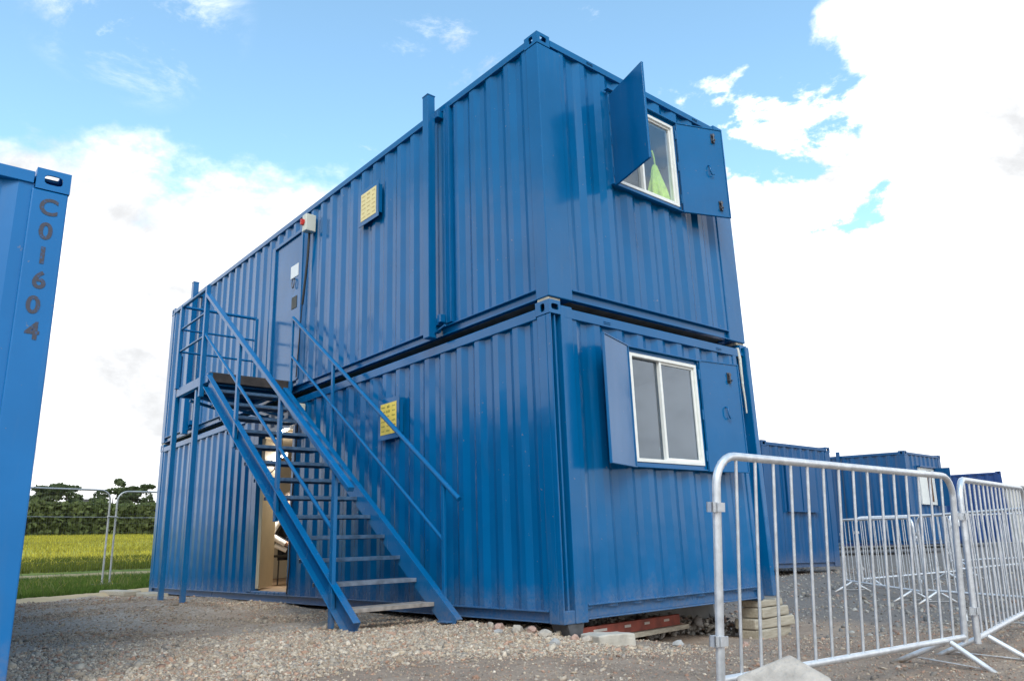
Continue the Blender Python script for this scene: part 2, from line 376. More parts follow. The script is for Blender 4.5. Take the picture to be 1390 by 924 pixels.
tag(scatter_stones('hardcore', np.column_stack([xy, zz+sz*.1]), sz, pal(N,[.2,.1,.2,.15,.2,.1,.02,.03])*.75, STONE), kind='stuff')
N = 34000
xy = gravel_points(N, -2.6, 6, -3.8, 1.5, lambda x, y: np.clip(.25+clump(x,y,1.6,5)*.9-.2,0,1)*np.clip((.15-(y+.28*x))/.8+.25,.05,1)*near_fall(x,y)**1.2*np.where((x>0)&(y>.05)&(x<2.9),0,1))
zz = gz_smooth(xy[:,0], xy[:,1]); zz = np.array([rough_at(a,b,c) for (a,b),c in zip(xy,zz)])
sz = np.exp(RNG.normal(math.log(.0042), .55, N)).clip(.002,.028)
tag(scatter_stones('grit', np.column_stack([xy, zz+sz*.1]), sz, pal(N,[.10,.08,.24,.20,.12,.10,.03,.13])*np.array([1.02,.90,.80]), STONE), kind='stuff')
# rubble heap under the raised end
N = 3000
xy = np.column_stack([RNG.uniform(.7,2.85,N), RNG.uniform(.35,1.3,N)]); zz = gz_smooth(xy[:,0],xy[:,1]) + np.clip(.20-.12*np.abs(xy[:,1]-.9),0,.2)*RNG.uniform(.1,1,N)
tag(scatter_stones('rubble', np.column_stack([xy, zz]), np.exp(RNG.normal(math.log(.022),.4,N)), pal(N,[.3,.1,.1,.05,.3,.1,.04,.01])*.8, STONE), kind='stuff')

def lump(name, loc, size, mat, seed, label, cat, group=None, sub=2):
    rr = random.Random(seed); b = bmesh.new(); bmesh.ops.create_icosphere(b, subdivisions=sub, radius=1)
    for v in b.verts:
        n = noise.noise(v.co*1.6+Vector((seed*3.1,0,0)))*.35 + noise.noise(v.co*4+Vector((seed,5,0)))*.1
        v.co *= 1+n; v.co = Vector((v.co.x*size[0], v.co.y*size[1], v.co.z*size[2]))
    bmesh.ops.rotate(b, verts=b.verts, matrix=Matrix.Rotation(rr.uniform(0,6),3,'Z'))
    me = bpy.data.meshes.new(name); b.to_mesh(me); b.free(); o = bpy.data.objects.new(name, me); COL.objects.link(o); me.materials.append(mat); o.location = loc
    return tag(o, label, cat, group)
SB = [plain('buff_stone',(.46,.39,.32),.9,0,.2,25,.4), plain('pink_stone',(.42,.27,.21),.9,0,.2,25,.4), plain('grey_stone',(.38,.36,.34),.9,0,.2,25,.4)]
for k,(x,y,s) in enumerate([(-.06,.82,.035),(-.1,.66,.05),(-.05,.5,.03),(-.11,.42,.055),(-.07,.3,.05),(-.06,.16,.04),(-.13,.08,.055),(-.2,.9,.03),(-.22,.52,.035),(.10,-.13,.05),(.02,-.08,.04),(-.3,-.2,.045),(.9,-.75,.05),(1.5,-.55,.04),(.7,-.5,.045)]):
    lump('loose_stone', (x,y,gz(x,y)+s*.35), (s,s*.8,s*.7), SB[k%3], k+1, 'fist sized stone lying along the foot of the big blue cabin', 'stone', 'loose stones at the foot of the stacked cabins')

# ------------------------------------------------------------------ container building kit (local origin = bottom near-left corner)
PITCH = .273
def profile(s0, s1, depth):
    """trapezoid corrugation: list of (s, d) with d inward"""
    out = [(s0, 0)]; s = s0 + .03
    n = max(1, int((s1-s0-.06)//PITCH)); p = (s1-s0-.06)/n
    for k in range(n):
        a = s + k*p
        j = lambda q: random.uniform(-q,q)
        out += [(a+p*.13+j(.004),j(.0015)),(a+p*.13+p*.245+j(.004),depth+j(.002)),(a+p*.63+j(.004),depth+j(.002)),(a+p*.63+p*.245+j(.004),j(.0015))]
    return out + [(s1,0)]
def sheet(mb, axis, base, inward, s0, s1, z0, z1, depth=.030, openings=(), prof=None):
    pr = prof or (profile(s0,s1,depth) if depth else [(s0,0),(s1,0)])
    cuts = sorted(set([q for o in openings for q in o[:2] if s0 < q < s1])); pts = []
    for (a,da),(b,db) in zip(pr, pr[1:]):
        pts.append((a,da))
        for c in cuts:
            if a+1e-5 < c < b-1e-5: pts.append((c, da+(db-da)*(c-a)/(b-a)))
    pts.append(pr[-1])
    def V(s, d, z):
        p = base + inward*d; return (p, s, z) if axis == 'x' else (s, p, z)
    for (a,da),(b,db) in zip(pts, pts[1:]):
        m = (a+b)/2; iv = [(z0,z1)]
        for (oa,ob,oz0,oz1) in openings:
            if oa < m < ob:
                nv = []
                for (p,q) in iv:
                    if oz0 > p: nv.append((p, min(q,oz0)))
                    if oz1 < q: nv.append((max(p,oz1), q))
                iv = nv
        for p,q in iv:
            if q-p > 1e-4: mb.quad(V(a,da,p),V(b,db,p),V(b,db,q),V(a,da,q))
def casting(mb, cx, cy, cz, sx, sy, sz=.118, outx=1, outy=-1, outz=1, t=.012):
    """hollow corner casting with slot holes in the outer side faces and the top/bottom face; (cx,cy,cz) = outer corner"""
    x0, x1 = sorted((cx, cx-outx*sx)); y0, y1 = sorted((cy, cy-outy*sy)); z0, z1 = sorted((cz, cz-outz*sz))
    def plate(o, e1, e2, nrm, w, h, hw, hh):
        """rectangular plate w x h centred at o with a slot hole hw x hh (half sizes), thickness t inward (-nrm)"""
        o, e1, e2, nrm = map(Vector, (o,e1,e2,nrm)); n = 24; inn = []; out = []
        for k in range(n):
            a = 2*math.pi*(k+.5)/n; c, s = math.cos(a), math.sin(a)
            q = (abs(c/hw)**4 + abs(s/hh)**4)**-.25; inn.append((c*q, s*q))
            m = min(w/2/abs(c) if abs(c) > 1e-6 else 9, h/2/abs(s) if abs(s) > 1e-6 else 9); out.append((c*m, s*m))
        # snap nearest boundary samples to the true corners
        for cx_, cy_ in ((w/2,h/2),(-w/2,h/2),(-w/2,-h/2),(w/2,-h/2)):
            j = min(range(n), key=lambda i: (out[i][0]-cx_)**2 + (out[i][1]-cy_)**2); out[j] = (cx_, cy_)
        P = lambda p, d: o + e1*p[0] + e2*p[1] - nrm*d
        vs = [P(p,0) for p in out] + [P(p,0) for p in inn] + [P(p,t) for p in inn] + [P(p,t) for p in out]
        fs = []
        for k in range(n):
            j = (k+1) % n
            fs += [(k,j,n+j,n+k), (n+k,n+j,2*n+j,2*n+k), (2*n+k,2*n+j,3*n+j,3*n+k)]
        mb.add(vs, fs)
    mx, my, mz = (x0+x1)/2, (y0+y1)/2, (z0+z1)/2
    plate((mx, cy, mz), (1,0,0), (0,0,1), (0,outy,0), x1-x0, z1-z0, .043, .027)
    plate((cx, my, mz), (0,1,0), (0,0,1), (outx,0,0), y1-y0, z1-z0, .028, .036)
    plate((mx, my, cz), (1,0,0), (0,1,0), (0,0,outz), x1-x0, y1-y0, .035, .055)
    # closed inner sides
    ix = cx-outx*sx; iy = cy-outy*sy; iz = cz-outz*sz
    mb.quad((ix,y0,z0),(ix,y1,z0),(ix,y1,z1),(ix,y0,z1)); mb.quad((x0,iy,z0),(x1,iy,z0),(x1,iy,z1),(x0,iy,z1)); mb.quad((x0,y0,iz),(x1,y0,iz),(x1,y1,iz),(x0,y1,iz))

def shell(root, W, L, H, mat, px=.29, py=.17, side_open=(), end_open=(), liner=None, lower_style=False, far=False):
    """frame and skin of one box: corner posts, castings, rails, four walls, roof, floor; world coords = local + root"""
    ox, oy, oz = root.location
    def B(mb, name, m=mat, bevel=0, par=root):
        mb.v = [(x+ox,y+oy,z+oz) for x,y,z in mb.v]; return mb.build(name, m, par, bevel)
    zb0, zb1 = .005, .098; zt0, zt1 = (H-.14, H-.05) if lower_style else (H-.10, H-.028); cs = .118; c0 = .0
    for ix in (0,1):
        for iy in (0,1):
            m = MB(); y0,y1 = (0.004,py) if iy == 0 else (L-py,L-.004)
            if lower_style and iy == 0:
                if ix == 0:
                    m.box(.132,.27,.004,py,c0,H-.03); m.box(.004,.132,.06,py,c0,H-cs-.002); m.box(.004,.018,.003,.06,c0,H-cs-.002); m.box(.066,.084,.02,.06,c0,H-cs-.002); m.box(.018,.132,.012,.058,c0,.10)
                else:
                    m.box(W-.27,W-.205,.004,py,c0,H-.06); m.box(W-.205,W-.075,.07,py,c0,H-cs); m.box(W-.075,W-.002,-.03,py,.03,H-.02)
            else:
                x0,x1 = (.004,px) if ix == 0 else (W-px,W-.004)
                m.box(x0,x1,y0,y1,c0,H-cs-.002)
            B(m, 'corner_post', bevel=.008)
            c = MB(); casting(c, ix*W, iy*L, H, .128 if lower_style else .162, .178, cs, 1 if ix else -1, 1 if iy else -1, 1); B(c, 'corner_casting')
    # rails
    for ix in (0,1):
        x0,x1 = (.003,.075) if ix == 0 else (W-.075,W-.003)
        m = MB(); m.box(x0,x1,.178,L-.178,zt0,zt1)
        if not far and not lower_style: m.box(x0+.02,x1,.178,L-.178,zt1,H-.02)
        B(m, 'top_rail', bevel=.006)
        m = MB(); m.box(x0+(.034 if ix==0 else .01),x1-(.01 if ix==0 else .034),.178,L-.178,zb0+.012,zb1-.012); m.box(x0-.004 if ix==0 else x0,x1+(.004 if ix else 0),.178,L-.178,zb1-.012,zb1); m.box(x0+.01,x1-.01,.178,L-.178,zb0,zb0+.012); B(m, 'bottom_rail', bevel=.003)
    for iy in (0,1):
        y0,y1 = (.003,.075) if iy == 0 else (L-.075,L-.003)
        m = MB(); m.box(.17,W-.17,y0,y1,zt0+.005,zt1)
        if iy == 0 and not far:
            for xx in (.66, W-.56): # forklift-style drain slots
                for q in (0,1): m.box(xx,xx+.09,y0-.006,y0,zt0+.028+q*.016,zt0+.036+q*.016)
        B(m, 'top_rail', bevel=.006)
        m = MB(); e0,e1 = px, W-px
        zq0,zq1 = (.02,.135) if lower_style else (.005,.105); m.box(e0,e1,y0+.034,y1-.01,zq0+.012,zq1-.013); m.box(e0+.003,e1-.003,y0-.004,y1-.01,zq1-.013,zq1); m.box(e0+.003,e1-.003,y0+.004,y1-.01,zq0,zq0+.012); B(m, 'bottom_rail', bevel=.003)
    # walls
    m = MB(); sheet(m,'x',.016,1,py,L-py,zb1-.004,zt0+.004,.030,side_open); B(m,'side_wall')
    m = MB(); sheet(m,'x',W-.016,-1,py,L-py,zb1-.004,zt0+.004,.030); B(m,'side_wall')
    m = MB(); sheet(m,'y',.016,1,px-.01,W-px+.01,.10,zt0+.008,.030,end_open); B(m,'end_wall')
    m = MB(); sheet(m,'y',L-.016,-1,px-.01,W-px+.01,.10,zt0+.008,.030); B(m,'end_wall')
    m = MB(); sheet_roof = [(.0,0)]
    m.box(.05,W-.05,.05,L-.05,zt1-.02,zt1-.005); B(m,'roof')
    m = MB(); m.box(.077,W-.077,.077,L-.077,.02,.128); B(m,'floor',UNDER)
    if liner:
        m = MB(); g = .085
        sheet(m,'x',g,1,g,L-g,.13,H-.18,0,side_open); sheet(m,'x',W-g,-1,g,L-g,.13,H-.18,0)
        sheet(m,'y',g,1,g,W-g,.13,H-.18,0,end_open); sheet(m,'y',L-g,-1,g,W-g,.13,H-.18,0)
        m.quad((g,g,H-.18),(W-g,g,H-.18),(W-g,L-g,H-.18),(g,L-g,H-.18)); B(m,'lining',liner)

def window(root, x0, x1, z0, z1, mull=.45, mat=BLUE, pane=None):
    """white sliding window set in the end wall with a blue surround and a projecting hood"""
    m = MB(); w = .035
    m.box(x0-w,x0,-.018,.085,z0-w,z1+w); m.box(x1,x1+w,-.018,.085,z0-w,z1+w); m.box(x0,x1,-.018,.085,z1,z1+w); m.box(x0,x1,-.018,.085,z0-w,z0)
    m.box(x0-.07,x1+.05,-.055,.0,z1+w,z1+w+.012); m.box(x0-.07,x1+.05,-.04,.0,z0-w-.012,z0-w)
    m.build('window_surround', mat, root, .003)
    f = MB(); t = .034; ya, yb = -.026, .05; mx = x0+(x1-x0)*mull
    f.box(x0+.002,x0+t,ya,yb,z0+.002,z1-.002); f.box(x1-t,x1-.002,ya,yb,z0+.002,z1-.002); f.box(x0+t,x1-t,ya,yb,z0+.002,z0+t); f.box(x0+t,x1-t,ya,yb,z1-t,z1-.002)
    f.box(mx-.014,mx+.014,ya+.012,yb,z0+t,z1-t)
    f.box(mx+.014,x1-t,ya+.02,yb-.004,z1-t-.022,z1-t); f.box(mx+.014,x1-t,ya+.02,yb-.004,z0+t,z0+t+.022); f.box(x1-t-.022,x1-t,ya+.02,yb-.004,z0+t+.022,z1-t-.022)
    fo = f.build('window_frame', WHITE, root, .003)
    for a,b,y in ((x0+t,mx-.018,.02),(mx+.014,x1-t,.006)):
        p = MB(); p.box(a-.004,b+.004,y,y+.004,z0+t-.004,z1-t+.004); p.build('pane', pane or GLASS, fo)
    return fo
def shutter(root, hx, z0, z1, w, ang, side, latches=True, mat=BLUE):
    """steel shutter hinged at hx; side=-1 hinge on window's left. ang = opening angle, 0 closed"""
    hy = -.034; A = R(ang); d = Vector((math.cos(A)*(-side), -math.sin(A), 0))   # along the leaf from hinge
    n = Vector((d.y, -d.x, 0))*(-side)                                             # towards the face seen when open flat... 
    c = Vector((hx,hy,0)) + d*(w/2); m = MB(); th = .016
    m.obox(c+Vector((0,0,(z0+z1)/2)), d*(w/2), n*(th/2), (0,0,(z1-z0)/2))
    # folded rim around the leaf
    for e in (0,1):
        zc = z0+.008 if e == 0 else z1-.008
        m.obox(c+Vector((0,0,zc))-n*.010, d*(w/2), n*.006, (0,0,.006))
    for e in (0,1):
        cc = Vector((hx,hy,(z0+z1)/2)) + d*(.008 if e == 0 else w-.008); m.obox(cc-n*.010, d*.006, n*.006, (0,0,(z1-z0)/2-.014))
    o = m.build('shutter', mat, root, .003)
    for zz in (z0+.15, (z0+z1)/2, z1-.15): h = MB(); h.tube([(hx,hy,zz-.05),(hx,hy,zz+.05)], .012, 8); h.build('hinge', mat, o)
    n = -n
    if latches:
        for f in latches:
            p = Vector((hx,hy,z0+(z1-z0)*f[1])) + d*(w*f[0]); q = MB(); s = 1
            if f[2] == 'bolt':
                q.obox(p+n*.012, d*.022, n*.004, (0,0,.055)); q.tube([p+n*.03+Vector((0,0,-.06)), p+n*.03+Vector((0,0,.05))], .009, 8); q.obox(p+n*.024+Vector((0,0,.03)), d*.016, n*.012, (0,0,.008)); q.obox(p+n*.024-Vector((0,0,.03)), d*.016, n*.012, (0,0,.008)); q.tube([p+n*.03+Vector((0,0,-.03)), p+n*.06+Vector((0,0,-.035))], .006, 6)
                q.build('latch', DARKSTEEL, o)
            else:
                q.tube([p+n*.01+Vector((0,0,.06)), p+n*.04+Vector((0,0,.05)), p+n*.045+Vector((0,0,-.02)), p+n*.04+d*.02+Vector((0,0,-.055)), p+n*.035+d*.05+Vector((0,0,-.045))], .008, 8); q.build('handle', BLUE, o)
    return o

W, L, H = 2.915, 10.55, 2.59
# --- lower cabin
LOW = thing('site_cabin', (0,0,0), 'lower blue corrugated site cabin on timber blocks, carrying another cabin on top', 'cabin', 'stacked pair of blue site cabins')
LDOOR = (4.90, 6.0, .13, 2.18); LWIN = (.945, 1.935, 1.265, 2.255)
shell(LOW, W, L, H, BLUE, px=.27, side_open=[LDOOR], end_open=[LWIN], liner=LINER, lower_style=True)
window(LOW, *LWIN)
shutter(LOW, .915, 1.21, 2.31, .55, 161, -1, [])
shutter(LOW, 1.965, 1.21, 2.31, .55, 171, 1, [(.72,.86,'bolt'),(.56,.53,'hook')])
def door_frame(root, o, z_off, w=.07):
    y0,y1,z0,z1 = o; z0 += z_off; z1 += z_off; m = MB()
    m.box(.0,.10,y0-w,y0,z0-.02,z1+w); m.box(.0,.10,y1,y1+w*2.2,z0-.02,z1+w); m.box(.0,.10,y0,y1,z1,z1+w); m.box(.004,.10,y0,y1,z0-.03,z0-.002)
    return m.build('door_frame', BLUE, root, .004)
door_frame(LOW, LDOOR, 0)
# open door leaf swung inwards, beige inside face
d = MB(); hp = Vector((.07, LDOOR[1]-.03, 0)); dv = Vector((.50, .69, 0)).normalized(); nv = Vector((dv.y,-dv.x,0))
d.obox(hp+dv*.42+Vector((0,0,1.155)), dv*.42, nv*.022, (0,0,1.005)); dl = d.build('door', BEIGE, LOW, .004)
h = MB(); pt = hp+dv*.30+nv*.03
h.tube([pt+Vector((0,0,2.0))-Vector((0,0,.1)), pt+nv*.05+Vector((0,0,1.86)), pt+dv*.02+nv*.06+Vector((0,0,1.76)), pt+dv*.0+Vector((0,0,1.70))], .008, 8); h.build('cable_loop', BLACK, dl)
h = MB(); pt = hp+dv*.80+nv*.024; h.tube([pt+Vector((0,0,1.12)), pt+nv*.04+Vector((0,0,1.12)), pt+nv*.04-dv*.10+Vector((0,0,1.12))], .009, 8); h.build('handle', DARKSTEEL, dl)
# reveal board beyond the doorway
m = MB(); m.box(.09,.13,4.865,4.895,.13,2.2); m.box(1.55,1.60,5.6,7.6,.13,2.45); m.build('partition', BEIGE, LOW)
# --- upper cabin
ZU = 2.62
UP = thing('site_cabin', (0,0,ZU), 'upper blue corrugated site cabin stacked on another, reached by the outside staircase', 'cabin', 'stacked pair of blue site cabins')
UDOOR = (4.88, 5.74, .20, 2.27); UWIN = (.955, 1.935, 1.325, 2.27)
shell(UP, W, L, H, BLUE, px=.29, side_open=[UDOOR], end_open=[UWIN], liner=LINER)
window(UP, UWIN[0], UWIN[1], UWIN[2]+ZU, UWIN[3]+ZU, pane=GLASS_UP)
shutter(UP, .925, ZU+1.27, ZU+2.25, .59, 107, -1, [])
shutter(UP, 1.965, ZU+1.27, ZU+2.32, .585, 159, 1, [(.78,.88,'bolt'),(.62,.5,'hook'),(.80,.12,'bolt')])
door_frame(UP, UDOOR, ZU, .05)
d = MB(); d.box(.028,.068,UDOOR[0]+.004,UDOOR[1]-.004,ZU+UDOOR[2],ZU+UDOOR[3]-.004); dl = d.build('door', BLUE, UP, .004)
h = MB(); h.tube([(.0,5.09+.035*math.cos(a),4.19+.07*math.sin(a)) for a in np.linspace(0,2*math.pi,17)[:-1]], .007, 6, True); h.tube([(.03,5.09,4.26),(-.002,5.09,4.26)],.01,6); h.build('handle', DARKSTEEL, dl)
h = MB(); h.box(.022,.0285,5.0,5.16,3.83,4.0); h.build('lock_recess', INK, dl)
# jack legs on the upper cabin's side: square posts standing off the wall
for yj in (1.61, 8.92):
    m = MB(); m.box(-.155,-.062,yj-.05,yj+.05,ZU-.03,ZU+2.66); m.box(-.16,-.057,yj-.055,yj+.055,ZU+2.655,ZU+2.67)
    j = m.build('jack_leg', BLUE, UP, .005)
    b = MB(); b.box(-.065,.012,yj-.10,yj+.02,ZU+2.40,ZU+2.47); b.build('bracket', BLUE, j, .004); b = MB(); b.box(-.065,.012,yj-.09,yj+.03,ZU+.10,ZU+.17); b.box(-.09,-.03,yj-.16,yj-.10,ZU+.11,ZU+.19); b.tube([(-.08,yj-.05,ZU+.02),(-.08,yj-.22,ZU+.06)],.012,8); b.box(-.062,.01,yj-.03,yj+.03,ZU+.04,ZU+.10); b.build('bracket', BLUE, j, .004)
    c = MB(); c.box(.0,.05,yj-.22,yj-.13,ZU+.112,ZU+2.49); c.box(-.012,.002,yj-.145,yj-.13,ZU+.112,ZU+2.49); c.box(-.012,.002,yj-.22,yj-.205,ZU+.112,ZU+2.49); c.build('jack_channel', BLUE, UP, .003)
# twist locks between the two boxes
for x,y in ((.08,.09),(W-.09,.09),(.08,L-.09)):
    m = MB(); m.box(x-.07,x+.07,y-.07,y+.07,H+.0015,H+.0285); m.build('twist_lock', plain('weathered_lock_steel',(.42,.38,.30),.7,.3,.2,20), LOW, .004)

# --- things fixed to the long side
def sign(loc, w, h, label, panel_mat, ink, cols=3):
    y, z = loc; r = thing('warning_sign', (-.02,y,z), label, 'sign'); x = -.036
    m = MB(); m.box(x,x+.008,y-w/2,y+w/2,z-h/2,z+h/2); m.box(x,x+.05,y-w/2,y-w/2+.004,z-h/2+.05,z+h/2-.05); m.box(x,x+.05,y+w/2-.004,y+w/2,z-h/2+.05,z+h/2-.05); m.build('backing_plate', BLUE, r, .002)
    pw, ph = w-.11, h-.11; p = MB(); p.box(x-.004,x-.0005,y-pw/2,y+pw/2,z-ph/2,z+ph/2); po = p.build('yellow_panel', panel_mat, r)
    t = MB(); rr = random.Random(int(z*100)); rows = 6
    for i in range(rows):
        zz = z+ph/2 - ph*(i+.75)/(rows+.5)
        for c in range(cols):
            yc = y+pw/2 - pw*(c+.5)/cols; run = pw/cols*rr.uniform(.35,.75); q = yc+run/2
            big = (i in (0,1) and c == 1)
            while q > yc-run/2:
                l = rr.uniform(.006,.02); hh = .014 if big else .0075
                t.box(x-.0052,x-.0042,q-l,q,zz-hh,zz+hh*rr.uniform(.4,1)); q -= l+.008
    t.build('lettering', ink, po); return r
sign((2.985,4.575), .46, .46, 'yellow notice with rows of faded print high on the upper cabin wall', YELLOW_FADED, INK_FADED)
sign((2.49,1.93), .42, .44, 'yellow notice on the lower cabin wall, crossed by the stair handrail', YELLOW, INK_OLIVE)
sb = thing('switch_box', (-.03,4.50,4.83), 'cream isolator switch box with red knob above the upper door', 'switch')
m = MB(); m.box(-.145,-.0,4.44,4.56,4.73,4.97); m.build('case', CREAM, sb, .01)
m = MB(); m.tube([(-.145,4.52,4.86),(-.158,4.52,4.86)], .045, 16); m.box(-.185,-.158,4.505,4.535,4.82,4.90); m.build('knob', RED, sb, .003)
m = MB(); m.tube([(-.05,4.53,4.73),(-.05,4.55,4.4),(-.05,4.63,3.9),(-.05,4.66,3.76)], .017, 8); m.tube([(-.05,4.66,3.76),(-.045,4.72,3.3),(-.04,4.78,2.80)], .008, 6); m.build('cable', BLACK, sb)
sb = thing('switch_box', (-.03,4.62,2.29), 'small cream junction box beside the lower doorway under the landing', 'switch')
m = MB(); m.box(-.09,.0,4.55,4.66,2.17,2.42); m.build('case', CREAM, sb, .01)
m = MB(); m.tube([(-.03,4.70,2.17),(-.03,4.76,1.4),(-.03,4.80,.9),(-.03,4.77,.45),(-.03,4.82,.12)], .010, 8); m.build('cable', BLACK, sb)
m = MB(); m.box(.022,.0275,4.985,5.225,4.29,4.47); tag(m.build('paper_notice', PAPER), 'white sheet of paper stuck on the upper blue door', 'notice')
m = MB(); pts = [(W-.15,.02,H-.04),(W-.15,.0,H-.15),(W-.135,.01,H-.3),(W-.15,.0,H-.45),(W-.13,.005,H-.6),(W-.135,.0,H-.74)]
m.tube(pts, .020, 8, r2=.008); tag(m.build('rope', ROPE), 'pale rope hanging in the corner gap of the lower cabin', 'rope')

# --- hi-vis vest hung behind the upper window
def cloth_cone(name, top, h, r0, r1, folds, mat):
    b = MB(); n = 60; rows = 14; vs = []; fs = []
    for i in range(rows+1):
        f = i/rows; r_ = r0+(r1-r0)*f**.8
        for k in range(n):
            a = 2*math.pi*k/n; q = 1+.42*f**.7*math.sin(folds*a+2.3*f)+.22*f*math.sin(3*a+2)+.12*math.sin(11*a-3*f)
            vs.append((top[0]+.05*f*f+r_*q*math.cos(a)*1.0, top[1]+r_*q*math.sin(a)*.42, top[2]-h*f+.02*math.sin(5*a)*f))
    for i in range(rows):
        for k in range(n): j=(k+1)%n; fs.append((i*n+k,i*n+j,(i+1)*n+j,(i+1)*n+k))
    b.add(vs, fs, True); return b.build(name, mat)
hv = thing('hivis_vest', (1.74,.105,3.95), 'fluorescent yellow green vest hanging behind the upper window', 'vest')
o = cloth_cone('vest', (1.74,.105,4.42), .47, .03, .155, 7, HIVIS); o.parent = hv; o.location = -hv.location
m = MB(); m.tube([(1.74,.105,4.42),(1.725,.10,4.5),(1.70,.10,4.58)], .010, 6); m.build('hanging_loop', HIVIS, hv)

# --- interior lamp (lit in the photo)
lp = thing('hanging_lamp', (.66,6.70,2.0), 'lit box lamp inside the lower cabin seen through the doorway', 'lamp')
m = MB(); m.box(.58,.74,6.65,6.75,2.06,2.14); m.build('housing', WHITE, lp, .005)
m = MB(); m.box(.585,.735,6.655,6.745,2.01,2.058); m.build('diffuser', LAMPM, lp, .005)
m = MB(); m.tube([(.66,6.70,2.14),(.66,6.70,2.41)], .006, 6); m.build('cord', BLACK, lp)
ld = bpy.data.lights.new('lamp_light', 'POINT'); ld.energy = 70; ld.color = (1,.93,.82); ld.shadow_soft_size = .06
lo = bpy.data.objects.new('lamp_light', ld); COL.objects.link(lo); lo.location = (0,0,-.06); lo.parent = lp

# ------------------------------------------------------------------ staircase
ST = thing('staircase', (-.66,1.2,0), 'blue steel outside staircase with landing and tubular handrails up to the upper door', 'staircase')
XO, XI = -1.12, -.20; SL = .2/.28
def sz_(y): return .14 + (y-1.42)*SL       # nosing line
ytop = 4.86
for x, s in ((XO,-1),(XI,1)):
    m = MB(); y0, y1 = 1.14, 4.84; off = -.055 if x < -.5 else .0
    a = Vector((x, y0, sz_(y0)-off)); b = Vector((x, y1, sz_(y1)-off))
    m.bar(a, b, .008, .17)                                    # channel web
    nrm = Vector((0,-SL,1)).normalized(); e = Vector((-s,0,0))
    m.bar(a+nrm*.08+Vector((s*.03,0,0)), b+nrm*.08+Vector((s*.03,0,0)), .06, .010); m.bar(a-nrm*.08+Vector((s*.03,0,0)), b-nrm*.08+Vector((s*.03,0,0)), .06, .010)
    m.build('stringer', BLUE_STAIR, ST, .003)
for k in range(13):
    y = 1.42+.28*k; z = .14+.2*k; m = MB()
    m.box(XO+.006,XI-.006,y+.006,y+.24,z-.006,z); m.box(XO+.006,XI-.006,y-.002,y+.006,z-.034,z+.001); m.box(XO+.006,XI-.006,y+.232,y+.24,z-.034,z-.006)
    m.build('tread', TREADS[min(k,2)], ST, .003)
    m = MB()
    for xx in (XO+.012, XI-.052): m.box(xx,xx+.04,y+.03,y+.21,z-.035,z-.0065)
    m.build('tread_cleat', BLUE_STAIR, ST)
# landing
YL0, YL1, ZL = 4.84, 5.98, 2.755
m = MB(); m.box(XO,-.03,YL0,YL1,ZL-.012,ZL); 
m.build('landing_deck', DECK, ST)
m = MB()
for x in (XO, -.09): m.box(x-.03,x+.03,YL0-.02,YL1+.02,ZL-.13,ZL-.0135)
m.box(XO+.03,-.12,YL1-.04,YL1+.02,ZL-.13,ZL-.0135); 
for k in range(3): m.box(XO+.03,-.12,YL0+.25+.25*k,YL0+.30+.25*k,ZL-.09,ZL-.0135)
m.build('landing_frame', BLUE_STAIR, ST, .004)
m = MB(); m.box(XO+.031,-.121,YL0-.02,YL0+.04,ZL-.12,ZL-.0135); m.build('landing_nosing', DECK, ST, .003)
# sloping braces below the landing
m = MB()
for y in (5.05, 5.35, 5.65): m.bar((XO+.04,y,ZL-.22),(-.02,y+.1,ZL-.42),.035,.035)
m.build('brace', BLUE_STAIR, ST, .003)
# rails
def tube_part(name, pts, r=.021, par=ST, n=10): q = MB(); q.tube(pts, r, n); return q.build(name, BLUE_STAIR, par)
def flat_post(x, y, z0, z1, w=.05, t=.05): q = MB(); q.box(x-t/2,x+t/2,y-w/2,y+w/2,z0,z1); return q.build('post', BLUE_STAIR, ST, .004)
HR = 1.08
for x in (XO-.035, XI+.06):
    rr = .030 if x < -.5 else .024
    q = MB()
    yb, ye = (1.22, 5.02) if x < -.5 else (1.12, 4.72)
    if x < -.5: q.bar((x,yb,sz_(yb)+HR),(x,ye,sz_(ye)+HR), .06, .045, (0,-SL,1))
    else: q.tube([(x,yb,sz_(yb)+HR),(x,ye,sz_(ye)+HR)], rr, 10)
    q.build('handrail', BLUE_STAIR, ST, .006 if x < -.5 else 0)
    q = MB(); ya, yc = (1.48, 5.0) if x < -.5 else (1.36, 4.72)
    q.tube([(x,ya,sz_(ya)+HR*.52),(x,yc,sz_(yc)+HR*.52)], .018, 8); q.build('mid_rail', BLUE_STAIR, ST)
for y in (1.50, 2.66, 3.82): flat_post(XO-.035, y, (.0 if y < 1.6 else sz_(y)-.14), sz_(y)+HR-.02, .055, .035)
for y in (1.36, 3.56, 4.72): flat_post(XI+.06, y, max(.0,sz_(y)-.10), sz_(y)+HR-.01, .042, .03)
# landing guard: outer side and far side
flat_post(XO-.035, 5.02, ZL-.28, ZL+1.14, .055, .055); flat_post(XO-.035, 5.98, ZL-.02, ZL+1.14, .05, .05); flat_post(-.13, 5.98, ZL-.02, ZL+1.12, .045, .045)
for z, r in ((1.12,.022),(.80,.015),(.49,.015)):
    tube_part('guard_rail', [(XO-.035,5.02,ZL+z),(XO-.035,5.98,ZL+z)], r); tube_part('guard_rail', [(XO-.035,5.98,ZL+z),(-.13,5.98,ZL+z)], r)
# legs: square tubes from the landing down to the ground
for x, y, top in ((XO+.02,5.30,ZL-.14),(XO-.0,6.06,ZL+.45)):
    q = MB(); q.box(x-.03,x+.03,y-.03,y+.03,.02,top); q.box(x-.06,x+.06,y-.06,y+.06,.02,.035); q.build('leg', BLUE_STAIR, ST, .005)
# stringer shoes on the ground
for x in (XO,XI):
    q = MB(); q.box(x-.06,x+.05,1.16,1.30,-.02,-.005); q.build('shoe', BLUE_STAIR, ST, .003)

